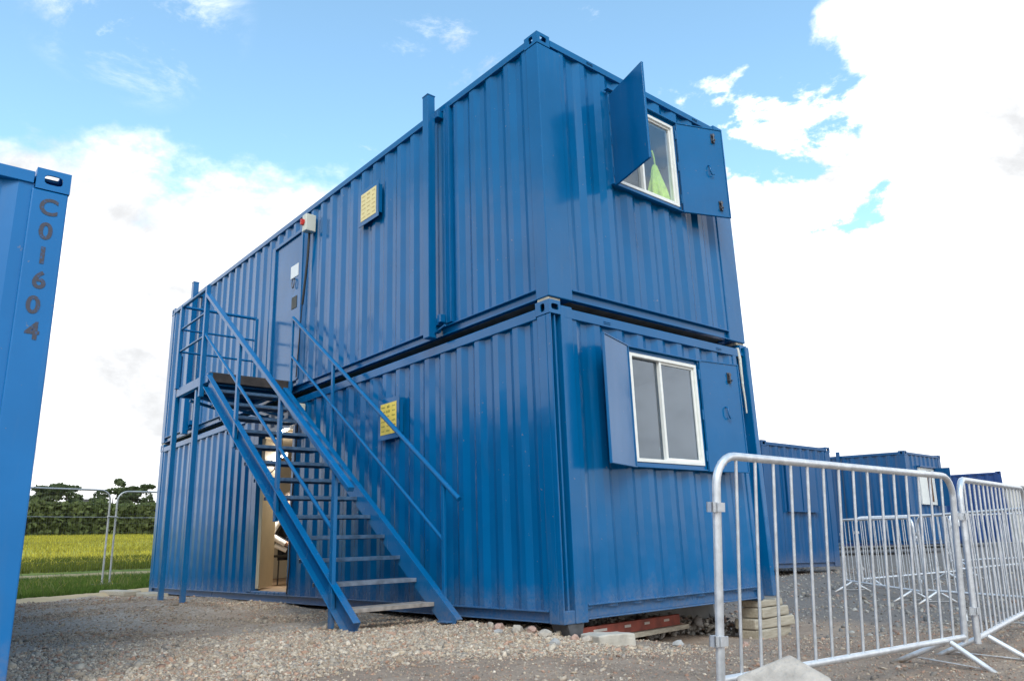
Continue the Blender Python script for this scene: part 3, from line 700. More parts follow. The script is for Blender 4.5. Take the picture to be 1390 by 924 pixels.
# ------------------------------------------------------------------ supports under the raised end, odds and ends
def block(name, c, dims, rz, mat, label, cat, group=None, tilt=0, wob=.006, seed=1):
    b = bmesh.new(); bmesh.ops.create_cube(b, size=1); bmesh.ops.subdivide_edges(b, edges=b.edges, cuts=3, use_grid_fill=True)
    for v in b.verts:
        v.co = Vector((v.co.x*dims[0], v.co.y*dims[1], v.co.z*dims[2]))
        v.co += Vector((noise.noise(v.co*7+Vector((seed,0,0))), noise.noise(v.co*7+Vector((0,seed,0))), noise.noise(v.co*7+Vector((0,0,seed)))))*wob
    me = bpy.data.meshes.new(name); b.to_mesh(me); b.free(); o = bpy.data.objects.new(name, me); COL.objects.link(o); me.materials.append(mat)
    o.location = c; o.rotation_euler = (tilt, 0, rz); md = o.modifiers.new('bevel','BEVEL'); md.width = .012; md.segments = 2; md.limit_method='ANGLE'; md.angle_limit = R(50)
    return tag(o, label, cat, group)
zb = -.365
for k, (h_, w_, lab) in enumerate([(.10,.62,'bottom timber sleeper of the stack under the cabin corner'),(.095,.66,'longest timber sleeper, middle of the stack under the cabin corner'),(.095,.50,'short timber sleeper on top of the stack under the cabin corner')]):
    block('timber_sleeper', (2.86+.02*k, .12, zb+.05+.098*k), (w_, .24, h_-.004), R([4,-3,2][k]), TIMBER, lab, 'timber', 'timber sleepers stacked under the cabin corner', seed=k+3)
block('timber_sleeper', (2.86,.12,-.035), (.40,.22,.066), 0, TIMBER, 'thin timber packer between the sleeper stack and the cabin corner', 'timber', 'timber sleepers stacked under the cabin corner', seed=9)
block('concrete_block', (.30,-.16,-.135), (.36,.22,.13), R(-8), CONC, 'pale weathered concrete block at the near corner of the cabin', 'block', seed=5, wob=.02)
m = MB(); m.prism([(.10,-.14),(.19,-.14),(.235,.0),(.05,.0)], 1, .02, .20); tag(m.build('steel_foot', plain('bare_steel_foot',(.10,.10,.105),.6,.4,.3,15), None, .004), 'dark steel foot wedged under the near corner of the cabin', 'foot')
pd = block('foundation_pad', (1.9,.95,-.18), (1.9,.55,.30), R(1), plain('grey_foundation_concrete',(.25,.245,.235),.9,0,.15,5,.3), 'long grey concrete pad under the raised end of the cabin', 'pad', seed=6)
# painted plank on a batten
pk = thing('barrier_plank', (1.05,-.05,-.16), 'red barrier plank with pale bands lying under the cabin end', 'plank')
pd_ = Vector((1.62,.32,-.035)); p0 = Vector((.22,.06,-.085)); dn = pd_.normalized(); 
m = MB(); m.obox(p0+pd_/2, pd_/2, Vector((0,.02,0)), (0,0,.045)); m.build('board', BRICKRED, pk, .003)
for f, l in ((.16,.10),(.42,.05),(.62,.045),(.84,.05)):
    q = MB(); q.obox(p0+pd_*f+Vector((0,-.021,.01)), dn*l, Vector((0,.002,0)), (0,0,.010)); q.build('pale_band', plain('faded_white_band',(.5,.45,.40),.6), pk)
m = MB(); m.obox(p0+pd_*.55+Vector((0,-.03,-.068)), dn*.86, Vector((0,.03,0)), (0,0,.020)); tag(m.build('timber_batten', TIMBER, None, .004), 'thin timber batten lying below the red plank', 'timber')
for x,y,w_,r_,lab in ((-.55,10.2,.55,6,'weathered plank at the far left corner of the cabin'),(-.38,9.0,.48,-4,'lower short plank lying in front of the far cabin corner')):
    block('timber_plank', (x,y,gz(x,y)+.045), (.28,w_*2,.075), R(r_), TIMBER, lab, 'timber', seed=int(y))
# foreground slab, tilted
m = MB(); b0 = [(-.19,-.20),(.13,-.22),(.17,.02),(.06,.15),(-.17,.07)]
m.prism(b0, 2, -.05, .05); sl = m.build('concrete_slab', SLABM, None, .012)
SLP = Vector((-1.485,-2.72,.022)); sl.location = SLP; sl.rotation_euler = (R(38), R(-4), R(-44))
tag(sl, 'tilted broken concrete slab in front of the nearest barrier', 'slab')

# ------------------------------------------------------------------ crowd barriers
def galv_foot():
    t = NT('muddy_galvanised_foot'); v = t.coord((1,1,1)); sz = t.n.new('ShaderNodeSeparateXYZ'); t.l.new(v, sz.inputs[0]); n = t.noise(v, 30, 4)
    f = t.n.new('ShaderNodeMapRange'); t.l.new(t.math('ADD', sz.outputs[2], t.math('MULTIPLY', n, .1)), f.inputs[0]); f.inputs[1].default_value = -.04; f.inputs[2].default_value = -.12
    t.base(t.mix(f.outputs[0], (.70,.71,.73), (.30,.23,.17))); t.rough(.5); t.p.inputs['Metallic'].default_value = .4; return t.m
GALV_FOOT = galv_foot()
def make_barrier(Wd=2.3, Hb=.95, bars=15):
    """origin at the left end of the bottom rail, x along the barrier"""
    r = thing('crowd_barrier', (0,0,0), 'x', 'barrier', 'steel crowd barriers')
    rt_ = .019; rad = .13; arc = lambda cx,cz,a0,a1: [(cx+rad*math.cos(R(a)),0,cz+rad*math.sin(R(a))) for a in np.linspace(a0,a1,7)]
    m = MB(); m.tube([(0,0,-.03)] + [(0,0,Hb-rad)] + arc(rad,Hb-rad,180,90)[1:] + arc(Wd-rad,Hb-rad,90,0) + [(Wd,0,-.03)], rt_, 12); m.build('frame', GALV, r)
    m = MB(); m.tube([(.0,0,0),(Wd,0,0)], .017, 10); m.build('bottom_rail', GALV, r)
    for k in range(bars):
        x = Wd*(k+1)/(bars+1); q = MB(); q.tube([(x,0,.012),(x,0,Hb-.012)], .0075, 6); q.build('bar', GALV, r)
    for x in (.22, Wd-.22):
        q = MB(); q.tube([(x-.01,-.34,-.19),(x,-.015,-.012)], .016, 8); q.tube([(x-.01,.34,-.19),(x,.015,-.012)], .016, 8); q.tube([(x-.006,-.22,-.125),(x-.006,.22,-.125)], .005, 6); q.build('foot', GALV_FOOT, r)
    for z in (.16,.72):
        q = MB(); q.box(-.052,-.012,-.016,-.010,z-.022,z+.022); q.box(-.052,-.046,-.016,.016,z-.022,z+.022); q.box(-.052,-.012,.010,.016,z-.022,z+.022); q.box(-.022,.024,-.026,-.020,z-.02,z+.02)
        q.build('hook', GALV, r)
    for z in (.12,.68): q = MB(); q.tube([(Wd+.018,.0,z-.03),(Wd+.05,0,z-.03),(Wd+.05,0,z+.03),(Wd+.018,0,z+.03)], .006, 6); q.build('loop', GALV, r)
    return r
proto = make_barrier()
# x, y, z of bottom-left, yaw, in-plane tilt, lean
BAR = [(-1.308,-2.305,.012,-.056,.016,.084,'nearest silver crowd barrier, in front of the cabin end'),
 (1.095,-2.464,-.041,.142,-.007,.054,'silver crowd barrier at the right edge, joined to the nearest one'),
 (8.229,1.958,-.125,-2.271,.019,-.03,'dull far crowd barrier on the left, farthest end of the angled row'),
 (6.76,.13,-.154,-2.146,-.005,-.03,'far crowd barrier next in the angled row, seen through the joint of the near pair'),
 (5.50,-1.85,-.16,-2.05,0,-.02,'crowd barrier of the angled row standing closest to the right edge behind the near pair'),
 (8.221,1.685,-.102,-.246,-.01,.03,'crowd barrier starting the straight back row, before the blue containers'),
 (10.50,1.10,-.05,-.246,-.012,.02,'second crowd barrier of the straight back row'),
 (12.78,.52,.02,-.246,-.012,.02,'third crowd barrier of the straight back row, at the right edge'),
 (14.2,2.6,-.03,-.5,0,0,'most distant crowd barrier, small behind the back row')]
for k, (x,y,z,yw,ti,le,lab) in enumerate(BAR):
    o = proto if k == 0 else copy_tree(proto)
    o.location = (x,y,z); o.rotation_mode = 'XYZ'
    Rm = Matrix.Rotation(yw,3,'Z') @ Matrix.Rotation(ti,3,'Y') @ Matrix.Rotation(le,3,'X'); o.rotation_euler = Rm.to_euler('XYZ'); o['label'] = lab

# ------------------------------------------------------------------ mesh fence panels at the grass edge
MESHW = plain('weathered_wire',(.16,.16,.155),.6,.3,.1)
def make_fence(Wd=3.5, Hh=2.0):
    r = thing('mesh_fence_panel', (0,0,0), 'x', 'fence', 'temporary mesh fence panels')
    rad = .22; arc = lambda cx,cz,a0,a1: [(cx+rad*math.cos(R(a)),0,cz+rad*math.sin(R(a))) for a in np.linspace(a0,a1,8)]
    m = MB(); m.tube([(0,0,-.05),(0,0,Hh-rad)] + arc(rad,Hh-rad,180,90)[1:] + arc(Wd-rad,Hh-rad,90,0) + [(Wd,0,-.05)], .021, 10); m.build('frame', GALV_DULL, r)
    q = MB(); q.tube([(0,0,1.42),(Wd,0,1.42)], .006, 6); q.build('cross_rail', GALV_DULL, r)
    g = MB(); n = int(Wd/.05)
    for k in range(1,n):
        x = Wd*k/n; g.tube([(x,.0,.18),(x,.0,Hh-.02 if rad < x < Wd-rad else Hh-.12)], .0011, 3)
    for k in range(9): z = .3+.2*k; g.tube([(0,.004,z),(Wd,.004,z)], .0013, 3)
    g.build('mesh_infill', MESHW, r)
    for x in (0,Wd):
        q = MB(); q.box(x-.14,x+.14,-.32,.32,-.09,.02); q.build('foot_block', BLACK, r, .02)
    return r
fp = make_fence()
fdir = math.atan2(14.46-13.75, 0.17-(-3.26))
for k,(x,y,a,lab) in enumerate([(-3.27,13.78,fdir,'left mesh fence panel with rounded corner before the meadow'),(.36,14.72,.03,'right mesh fence panel, running behind the cabin'),(-6.85,13.05,fdir,'mesh fence panel behind the left container')]):
    o = fp if k == 0 else copy_tree(fp)
    o.location = (x,y,.07); o.rotation_euler.z = a; o['label'] = lab
cl = MB(); cl.tube([(.13,14.44,1.50),(.40,14.72,1.50)], .018, 8); tag(cl.build('fence_clip', GALV_DULL), 'steel clip joining the two mesh fence panels', 'clip')

# ------------------------------------------------------------------ container on the left edge
LC = thing('shipping_container', (-3.57-2.44,0,.03), 'bright blue container at the left edge with stencilled numbers down its post', 'container')
def shell_plain(root, W, L, H, mat, px=.17): shell(root, W, L, H, mat, px=px, py=.17, far=False)
shell_plain(LC, 2.44, 9.0, 2.60, BLUE_LIGHT, .175)
ox = -3.57
for k, ch in enumerate('C01604'):
    cu = bpy.data.curves.new('c', 'FONT'); cu.body = ch; cu.size = .128; cu.offset = .0035; cu.extrude = .0006; cu.align_x = 'CENTER'; cu.space_character = 1
    tmp = bpy.data.objects.new('t', cu); COL.objects.link(tmp); dg = bpy.context.evaluated_depsgraph_get(); me = bpy.data.meshes.new_from_object(tmp.evaluated_get(dg)); 
    bpy.data.objects.remove(tmp)
    o = bpy.data.objects.new('stencil_character', me); COL.objects.link(o); me.materials.clear(); me.materials.append(STENCIL); o.parent = LC
    o.location = (2.44-.088-.012*(k==4), .0022, 2.343-.1365*k); o.rotation_euler = (R(90),0,0)

# ------------------------------------------------------------------ cabins and buildings in the background on the right
def rotated(o, yaw, ti=0, le=0): o.rotation_euler = (Matrix.Rotation(yaw,3,'Z') @ Matrix.Rotation(ti,3,'Y') @ Matrix.Rotation(le,3,'X')).to_euler('XYZ')
def end_window_blind(root, x0, x1, z0, z1, mat):
    X, Y, Z = root.location; m = MB(); m.box(X+x0,X+x1,Y-.03,Y+.01,Z+z0,Z+z1); m.box(X+x0-.06,X+x1+.06,Y-.06,Y-.0,Z+z0-.02,Z+z0); m.box(X+x0-.06,X+x1+.06,Y-.06,Y,Z+z1,Z+z1+.02)
    m.box(X+(x0+x1)/2-.012,X+(x0+x1)/2+.012,Y-.045,Y-.03,Z+z0,Z+z1); return m.build('shutter', mat, root, .004)
C1 = thing('site_cabin', (10.084,4.444,-.022), 'single storey blue cabin with closed shutters just right of the stacked pair', 'cabin', 'far blue cabins on the right')
shell(C1, 2.44, 6.06, 2.59, BLUE_FAR, px=.2, far=True); end_window_blind(C1, .72, 1.75, 1.15, 2.2, BLUE_FAR); rotated(C1, -.089, .023, .029)
C2 = thing('site_cabin', (18.52,5.097,.267), 'far blue cabin with white window and one open shutter in its end', 'cabin', 'far blue cabins on the right')
shell(C2, 2.44, 7.5, 2.59, BLUE_FAR, px=.2, far=True)
X,Y,Z = C2.location; f = MB(); f.box(X+.75,X+1.75,Y-.03,Y+.01,Z+1.1,Z+2.15); fo = f.build('window_frame', WHITE, C2)
f = MB(); f.box(X+1.24,X+1.55,Y-.034,Y-.031,Z+1.18,Z+2.08); f.build('pane', BROWN, fo)
f = MB(); f.box(X+.72,X+1.85,Y-.09,Y,Z+2.16,Z+2.2); f.obox((X+1.80,Y-.24,Z+1.62),(.02,-.22,0),(.012,.001,0),(0,0,.55)); f.build('shutter', BLUE_FAR, C2)
f = MB(); f.box(X-.08,X-.03,Y+1.9,Y+2.0,Z+0,Z+2.68); f.build('jack_leg', BLUE_FAR, C2)
rotated(C2, -.011, .012, .037)
def at(px, py, t):
    d = fw + rt*((px-695)/FPX) - up*((py-462)/FPX); return Vector(CAM) + d*t
p = at(1309,738,31); C3 = thing('site_cabin', (p.x,p.y,p.z), 'grey blue cabin with small yellow sign beyond the far window', 'cabin', 'far blue cabins on the right')
shell(C3, 2.44, 6.06, 2.59, GREY_CAB, px=.2, far=True)
p = at(1377,735,29); C4 = thing('site_cabin', (p.x,p.y,p.z), 'dark navy cabin farthest right beside the cream building', 'cabin', 'far blue cabins on the right')
shell(C4, 2.44, 6.06, 2.66, BLUE_DARK, px=.2, far=True); rotated(C4, R(21))
X,Y,Z = C3.location; f = MB(); f.box(X+.25,X+.62,Y-.05,Y-.01,Z+1.9,Z+2.3); tag(f.build('warning_sign', YELLOW), 'small plain yellow sign on the grey blue far cabin', 'sign')
p = at(1384,742,36); PB = thing('portable_building', (p.x,p.y,p.z), 'cream clad portable building at the far right', 'building')
m = MB(); prf = [(0,0)]
pw, pl, ph = 12.0, 4.0, 2.75
sheet(m,'y',p.y,1,p.x,p.x+pw,p.z,p.z+ph,.03); sheet(m,'x',p.x,1,p.y,p.y+pl,p.z,p.z+ph,.03); sheet(m,'x',p.x+pw,-1,p.y,p.y+pl,p.z,p.z+ph,.03); sheet(m,'y',p.y+pl,-1,p.x,p.x+pw,p.z,p.z+ph,.03)
CLAD = plain('cream_cladding',(.52,.50,.44),.6,0,.06,3); m.build('wall', CLAD, PB)
m = MB(); m.box(p.x-.12,p.x+pw+.12,p.y-.12,p.y+pl+.12,p.z+ph,p.z+ph+.12); m.build('roof', plain('grey_roof',(.25,.25,.25),.7), PB)
for k in range(4):
    xx = p.x+1.2+k*2.6; m = MB(); m.box(xx,xx+1.2,p.y-.03,p.y-.005,p.z+1.0,p.z+2.0); m.build('window', plain('dark_far_glass',(.05,.055,.06),.15), PB)

# ------------------------------------------------------------------ seated person inside the lower doorway
def skin_mesh(name, joints, edges, mat, sub=2):
    me = bpy.data.meshes.new(name); me.from_pydata([j[0] for j in joints], edges, []); o = bpy.data.objects.new(name, me); COL.objects.link(o)
    sm = o.modifiers.new('skin','SKIN'); sm.use_smooth_shade = True
    for i,(p_,r_) in enumerate(joints):
        me.skin_vertices[0].data[i].radius = (r_ if isinstance(r_, tuple) else (r_, r_)); me.skin_vertices[0].data[i].use_root = (i == 0)
    o.modifiers.new('sub','SUBSURF').levels = sub; o.modifiers['sub'].render_levels = sub
    dg = bpy.context.evaluated_depsgraph_get(); m2 = bpy.data.meshes.new_from_object(o.evaluated_get(dg)); bpy.data.objects.remove(o)
    m2.materials.clear(); m2.materials.append(mat); o = bpy.data.objects.new(name, m2); COL.objects.link(o)
    return o
def person():
    r = thing('person', (.975,7.07,.13), 'person in dark workwear with bright reflective bands, sitting inside the lower doorway', 'person')
    J = [((0,0,.52),.13),((0,.02,.72),.125),((0,.03,.92),.14),((0,.02,1.06),.07),((0,.0,1.13),.052),((0,-.015,1.20),.075),((0,-.02,1.27),.088),((0,-.01,1.34),.07)]
    E_ = [(0,1),(1,2),(2,3),(3,4),(4,5),(5,6),(6,7)]
    for s in (-1,1):
        b = len(J); J += [((s*.10,-.02,.50),.085),((s*.12,-.42,.50),.065),((s*.12,-.44,.28),.052),((s*.12,-.40,.07),.038),((s*.13,-.52,.035),.032)]
        E_ += [(0,b),(b,b+1),(b+1,b+2),(b+2,b+3),(b+3,b+4)]
        b = len(J); J += [((s*.19,.03,1.0),.058),((s*.25,.16,.73),.046),((s*.22,-.06,.60),.036),((s*.20,-.13,.585),.03)]
        E_ += [(2,b),(b,b+1),(b+1,b+2),(b+2,b+3)]
        for f in range(4):
            c = len(J); J += [((s*(.185+.012*f),-.18,.58),.010),((s*(.185+.012*f),-.215+.004*abs(f-1),.56),.008)]; E_ += [(b+3,c),(c,c+1)]
        c = len(J); J += [((s*.165,-.15,.585),.010),((s*.155,-.18,.57),.009)]; E_ += [(b+3,c),(c,c+1)]
    o = skin_mesh('body', J, E_, SKIN); o.parent = r
    # jacket and trousers over the body
    T = [((0,0,.50),.15),((0,.02,.72),.145),((0,.03,.93),.155),((0,.02,1.06),.085)]; e = [(0,1),(1,2),(2,3)]
    for s in (-1,1):
        b = len(T); T += [((s*.19,.03,1.0),.072),((s*.25,.16,.73),.062),((s*.22,-.05,.605),.050)]; e += [(2,b),(b,b+1),(b+1,b+2)]
    j = skin_mesh('jacket', T, e, NAVY); j.parent = r
    T = [((0,0,.50),.135)]; e = []
    for s in (-1,1):
        b = len(T); T += [((s*.10,-.03,.50),.10),((s*.12,-.42,.50),.08),((s*.12,-.44,.28),.066),((s*.12,-.41,.10),.058)]; e += [(0,b),(b,b+1),(b+1,b+2),(b+2,b+3)]
    t = skin_mesh('trousers', T, e, NAVY); t.parent = r
    hb = MB(); vs = []
    b = bmesh.new(); bmesh.ops.create_uvsphere(b, u_segments=16, v_segments=10, radius=.098)
    bmesh.ops.delete(b, geom=[f for f in b.faces if f.calc_center_median().z < -.01 and f.calc_center_median().y < .03], context='FACES')
    me = bpy.data.meshes.new('hair'); b.to_mesh(me); b.free(); me.materials.append(HAIR); h_ = bpy.data.objects.new('hair', me); COL.objects.link(h_); h_.location = (0,-.005,1.29); h_.parent = r
    def band(p, q, r_, w):
        p, q = Vector(p), Vector(q); d = (q-p).normalized(); m = MB(); m.tube([p-d*w/2, p+d*w/2], r_, 20); x = m.build('reflective_band', RETRO); x.parent = r
    for s in (-1,1):
        # tape sewn lengthwise down the sleeve, along the forearm and round the hem
        m = MB(); m.tube([(s*.255,.035,.985),(s*.275,.09,.88),(s*.298,.155,.755)], .042, 10); x = m.build('reflective_band', RETRO); x.parent = r
        m = MB(); m.tube([(s*.298,.13,.715),(s*.285,.05,.66),(s*.265,-.05,.60)], .042, 10); x = m.build('reflective_band', RETRO); x.parent = r
        m = MB(); m.tube([(s*.19,.12,.585),(s*.205,.03,.545),(s*.19,-.05,.505)], .036, 10); x = m.build('reflective_band', RETRO); x.parent = r
    return r
pr = person(); pr.rotation_euler.z = R(49)
ch = thing('chair', (.975,7.07,.13), 'dark chair the person inside the doorway sits on', 'chair')
m = MB(); m.box(.765,1.185,6.86,7.28,.54,.575); m.build('seat', BLACK, ch, .01)
for sx in (-1,1):
    for sy in (-1,1): m = MB(); m.tube([(.975+.18*sx,7.07+.18*sy,.13),(.975+.17*sx,7.07+.17*sy,.54)],.012,8); m.build('leg', DARKSTEEL, ch)
m = MB(); m.box(.775,1.175,7.31,7.335,.72,.98); m.build('backrest', BLACK, ch, .01); ch.rotation_euler.z = R(49)

# ------------------------------------------------------------------ grass and meadow
def blades(name, n, x0, x1, y0, y1, h0, h1, mat, dens=None, w=.012, lean=.35):
    x = RNG.uniform(x0,x1,n); y = RNG.uniform(y0,y1,n)
    if dens is not None: k = RNG.uniform(0,1,n) < dens(x,y); x, y = x[k], y[k]; n = len(x)
    z = gz_smooth(x,y) + .0; a = RNG.uniform(0,2*math.pi,n); h_ = RNG.uniform(h0,h1,n); ww = w*RNG.uniform(.6,1.4,n); ln = RNG.normal(0,lean,(n,2))*h_[:,None]
    b = np.stack([x,y,z-.02],1); dx = np.stack([np.cos(a)*ww, np.sin(a)*ww, 0*a],1); mid = b + np.stack([ln[:,0]*.35,ln[:,1]*.35,h_*.6],1); tip = b + np.stack([ln[:,0],ln[:,1],h_],1)
    V = np.stack([b-dx,b+dx,mid+dx*.7,mid-dx*.7,tip],1).reshape(-1,3); i = np.arange(n)*5
    Fq = np.stack([i,i+1,i+2,i+3],1); Ft = np.stack([i+3,i+2,i+4],1)
    me = bpy.data.meshes.new(name); me.vertices.add(len(V)); me.vertices.foreach_set('co', V.ravel())
    lv = np.concatenate([Fq.ravel(), Ft.ravel()]); me.loops.add(len(lv)); me.polygons.add(2*n); me.loops.foreach_set('vertex_index', lv)
    me.polygons.foreach_set('loop_start', np.concatenate([np.arange(0,4*n,4), 4*n+np.arange(0,3*n,3)])); me.polygons.foreach_set('loop_total', np.concatenate([np.full(n,4),np.full(n,3)])); me.update()
    c = np.repeat(RNG.uniform(.65,1.25,n),5); at_ = me.color_attributes.new('tone','FLOAT_COLOR','POINT'); at_.data.foreach_set('color', np.stack([c,c,c,np.ones_like(c)],1).ravel())
    o = bpy.data.objects.new(name, me); COL.objects.link(o); me.materials.append(mat); return tag(o, kind='stuff')
def leafmat(name, c1, c2, scale=.6, attr=True, transl=True):
    t = NT(name); n = t.noise(t.pos(), scale, 4); c = t.mix(t.ramp(n,[(.32,0),(.68,1)]), c1, c2)
    if attr:
        a = t.n.new('ShaderNodeAttribute'); a.attribute_name = 'tone'; c = t.mix(1.0, c, a.outputs['Color'], 'MULTIPLY')
    t.base(c); t.rough(.7); t.p.inputs['Specular IOR Level'].default_value = .1
    tl = t.n.new('ShaderNodeBsdfTranslucent'); t.l.new(c, tl.inputs['Color']); ms = t.n.new('ShaderNodeMixShader'); ms.inputs[0].default_value = .5
    t.l.new(t.p.outputs[0], ms.inputs[1]); t.l.new(tl.outputs[0], ms.inputs[2]); t.l.new(ms.outputs[0], t.out.inputs['Surface'])
    return t.m
blades('grass', 110000, -4.2, 3.2, 8.5, 20.3, .05, .19, leafmat('grass_blades', (.065,.13,.022), (.15,.20,.04), .9), w=.009, dens=lambda x,y: (y > EDGE(x)+.05)*1.0)
blades('weeds', 2600, -4.2, 3.2, 9, 20.3, .18, .42, leafmat('weed_stalks', (.10,.15,.04), (.26,.24,.09), 2.5), w=.008, dens=lambda x,y: (y > EDGE(x)+.1)*np.clip(clump(x,y,.9,4)*2-.7,0,1), lean=.5)
blades('field_grass', 22000, -5, 9, 25.2, 34, .10, .28, leafmat('field_grass_blades', (.08,.12,.02), (.20,.20,.035), .4), w=.02)
blades('meadow_flowers', 75000, -8, 26, 27, 110, .15, .35, leafmat('buttercup_yellow', (.34,.315,.05), (.58,.50,.07), .15), dens=lambda x,y: np.clip(.25+.9*(clump(x,y,.12,3)-.35),0.05,1), w=.035, lean=.6)
blades('grass_flowers', 260, -4, 3, 13, 20, .15,.22, leafmat('small_yellow_flowers', (.45,.38,.05),(.5,.42,.08),2), w=.008)

def make_crown(name, seed, rx, rz_, n, mat, kind='round', leaf=.35):
    rr = np.random.default_rng(seed); P = []
    if kind == 'pine':   # flat topped, layered
        cl = [(rr.uniform(-.8,.8)*rx, rr.uniform(-.8,.8)*rx, rz_*(.10+.85*k/13), rx*rr.uniform(.22,.42), rz_*rr.uniform(.05,.11)) for k in range(14)]
    elif kind == 'cone': cl = [(0,0,rz_*f, rx*(1.05-f), rz_*.10) for f in np.linspace(.05,.98,9)]
    else: cl = [(rr.normal(0,.42)*rx, rr.normal(0,.42)*rx, rz_*rr.uniform(.05,.86), rx*rr.uniform(.28,.5), rz_*rr.uniform(.12,.22)) for k in range(17)]
    wsum = np.array([c[3]**2 for c in cl]); pick = rr.choice(len(cl), n, p=wsum/wsum.sum()); c = np.array(cl)[pick]
    d = rr.normal(size=(n,3)); d /= np.linalg.norm(d,axis=1,keepdims=True); rad = rr.uniform(.55,1.08,n)**.5
    P = np.stack([c[:,0]+d[:,0]*c[:,3]*rad, c[:,1]+d[:,1]*c[:,3]*rad, c[:,2]+d[:,2]*c[:,4]*rad],1)
    a = rr.normal(size=(n,3)); a /= np.linalg.norm(a,axis=1,keepdims=True); b = np.cross(a, rr.normal(size=(n,3))); b /= np.linalg.norm(b,axis=1,keepdims=True); s = leaf*rr.uniform(.5,1.3,(n,1))
    V = np.stack([P-a*s-b*s*.5, P+a*s-b*s*.6, P+a*s*.8+b*s*.6, P-a*s*.7+b*s*.5],1).reshape(-1,3)
    me = bpy.data.meshes.new(name); me.vertices.add(4*n); me.vertices.foreach_set('co', V.ravel()); lv = np.arange(4*n); me.loops.add(4*n); me.polygons.add(n); me.loops.foreach_set('vertex_index', lv)
    me.polygons.foreach_set('loop_start', lv[::4]); me.polygons.foreach_set('loop_total', np.full(n,4)); me.update()
    tone = np.repeat(rr.uniform(.75,1.25,n),4); at_ = me.color_attributes.new('tone','FLOAT_COLOR','POINT'); at_.data.foreach_set('color', np.stack([tone,tone,tone,np.ones_like(tone)],1).ravel())
    me.materials.append(mat); return me
LEAF = [leafmat('dark_foliage',(.13,.165,.06),(.20,.225,.085),.3), leafmat('olive_foliage',(.17,.18,.06),(.25,.23,.085),.3), leafmat('pine_foliage',(.11,.14,.065),(.15,.175,.08),.3)]
BARK = plain('bark',(.07,.05,.035),.9,0,.3,3)
def tree(x, y, kind, rx, rz_, th, seed, label, lm):
    z = float(gz_smooth(np.array([x]),np.array([y]))[0]); r = thing({'pine':'pine_tree','cone':'conifer_tree'}.get(kind,'broadleaf_tree'), (x,y,z), label, 'tree', 'trees in the line beyond the meadow')
    me = make_crown('crown', seed, rx, rz_, 3800 if kind != 'pine' else 2200, LEAF[lm], kind, .24); c = bpy.data.objects.new('crown', me); COL.objects.link(c); c.parent = r; c.location = (0,0,th)
    m = MB(); rr = random.Random(seed); m.tube([(x,y,z-.2),(x+rr.uniform(-.1,.1),y,z+th*.6),(x+rr.uniform(-.3,.3),y,z+th+rz_*.75)], .22, 8, r2=.06)
    for k in range(5): a = rr.uniform(0,6.28); h0 = z+th*.7+rz_*.12*k; m.tube([(x,y,h0),(x+math.cos(a)*rx*.6,y+math.sin(a)*rx*.6,h0+rz_*.2)], .07, 5, r2=.02)
    m.build('trunk', BARK, r)
def tp(px, d): # point on the far edge of the meadow seen at photo column px
    dr = fw + rt*((px-695)/FPX) - up*((715-462)/FPX); k = d/math.hypot(dr.x,dr.y); return CAM[0]+dr.x*k, CAM[1]+dr.y*k
TR = [(-60,'round',4,5,.5,0,'dark broad tree hidden behind the left container'),(0,'round',3.5,5,.6,1,'olive broad tree beside the hidden dark one behind the left container'),(38,'round',3.4,5.2,.6,0,'dark round tree next to the left container'),(58,'pine',3.2,5.6,1.8,2,'thin topped pine, leftmost of the tree line'),
 (78,'round',3.4,4.6,.5,1,'olive bushy tree under the twin pines'),(86,'pine',3.0,5.8,2.0,2,'pine with a ragged flat top, left of the house roof'),(100,'round',2.6,3.6,.4,0,'low dark tree in front of the house'),(118,'round',2.5,3.3,.3,1,'low olive tree just right of the house'),
 (134,'round',3.0,4.8,.6,0,'dark full tree left of the fence joint'),(150,'pine',3.0,5.8,1.6,2,'dense dark pine behind the fence joint'),(160,'round',2.7,4.6,.4,0,'dark tree right of the fence joint'),(177,'pine',2.3,6.0,2.6,2,'slender pine with open branches'),
 (184,'round',2.8,3.6,.4,1,'low olive tree at the foot of the slender pine'),(198,'cone',2.6,6.6,.4,2,'pointed conifer close to the stacked cabins'),(216,'round',3.2,5,.5,0,'dark tree partly behind the stacked cabins'),(260,'round',3.5,5,.5,1,'olive tree behind the stacked cabins'),(310,'round',3.5,5,.5,0,'dark tree farther behind the stacked cabins')]
for k,(px,kd,rx,rz_,th,lm,lab) in enumerate(TR):
    x,y = tp(px, 128+7*((k*37)%5)/4); rz_ *= .9; rx *= 1.12; tree(x,y,kd,rx,rz_,th,40+k,lab,lm)
# hedge that fills in below the crowns
hx0,hy0 = tp(-120,126); hx1,hy1 = tp(340,126); n = 30000; f = RNG.uniform(0,1,n)
hx = hx0+(hx1-hx0)*f+RNG.normal(0,.8,n); hy = hy0+(hy1-hy0)*f+RNG.normal(0,.8,n); top = 2.2+3.4*clump(hx,hx*0,.42)+.8*clump(hx,hx*0,1.7,3)
hz = gz_smooth(hx,hy)+RNG.uniform(0,1,n)*top; a = RNG.normal(size=(n,3)); a /= np.linalg.norm(a,axis=1,keepdims=True); b = np.cross(a,RNG.normal(size=(n,3))); b /= np.linalg.norm(b,axis=1,keepdims=True); Pp = np.stack([hx,hy,hz],1); s = .3
V = np.stack([Pp-a*s-b*s*.5,Pp+a*s-b*s*.6,Pp+a*s*.8+b*s*.6,Pp-a*s*.7+b*s*.5],1).reshape(-1,3)
me = bpy.data.meshes.new('hedge'); me.vertices.add(4*n); me.vertices.foreach_set('co', V.ravel()); lv = np.arange(4*n); me.loops.add(4*n); me.polygons.add(n); me.loops.foreach_set('vertex_index', lv); me.polygons.foreach_set('loop_start', lv[::4]); me.polygons.foreach_set('loop_total', np.full(n,4)); me.update()
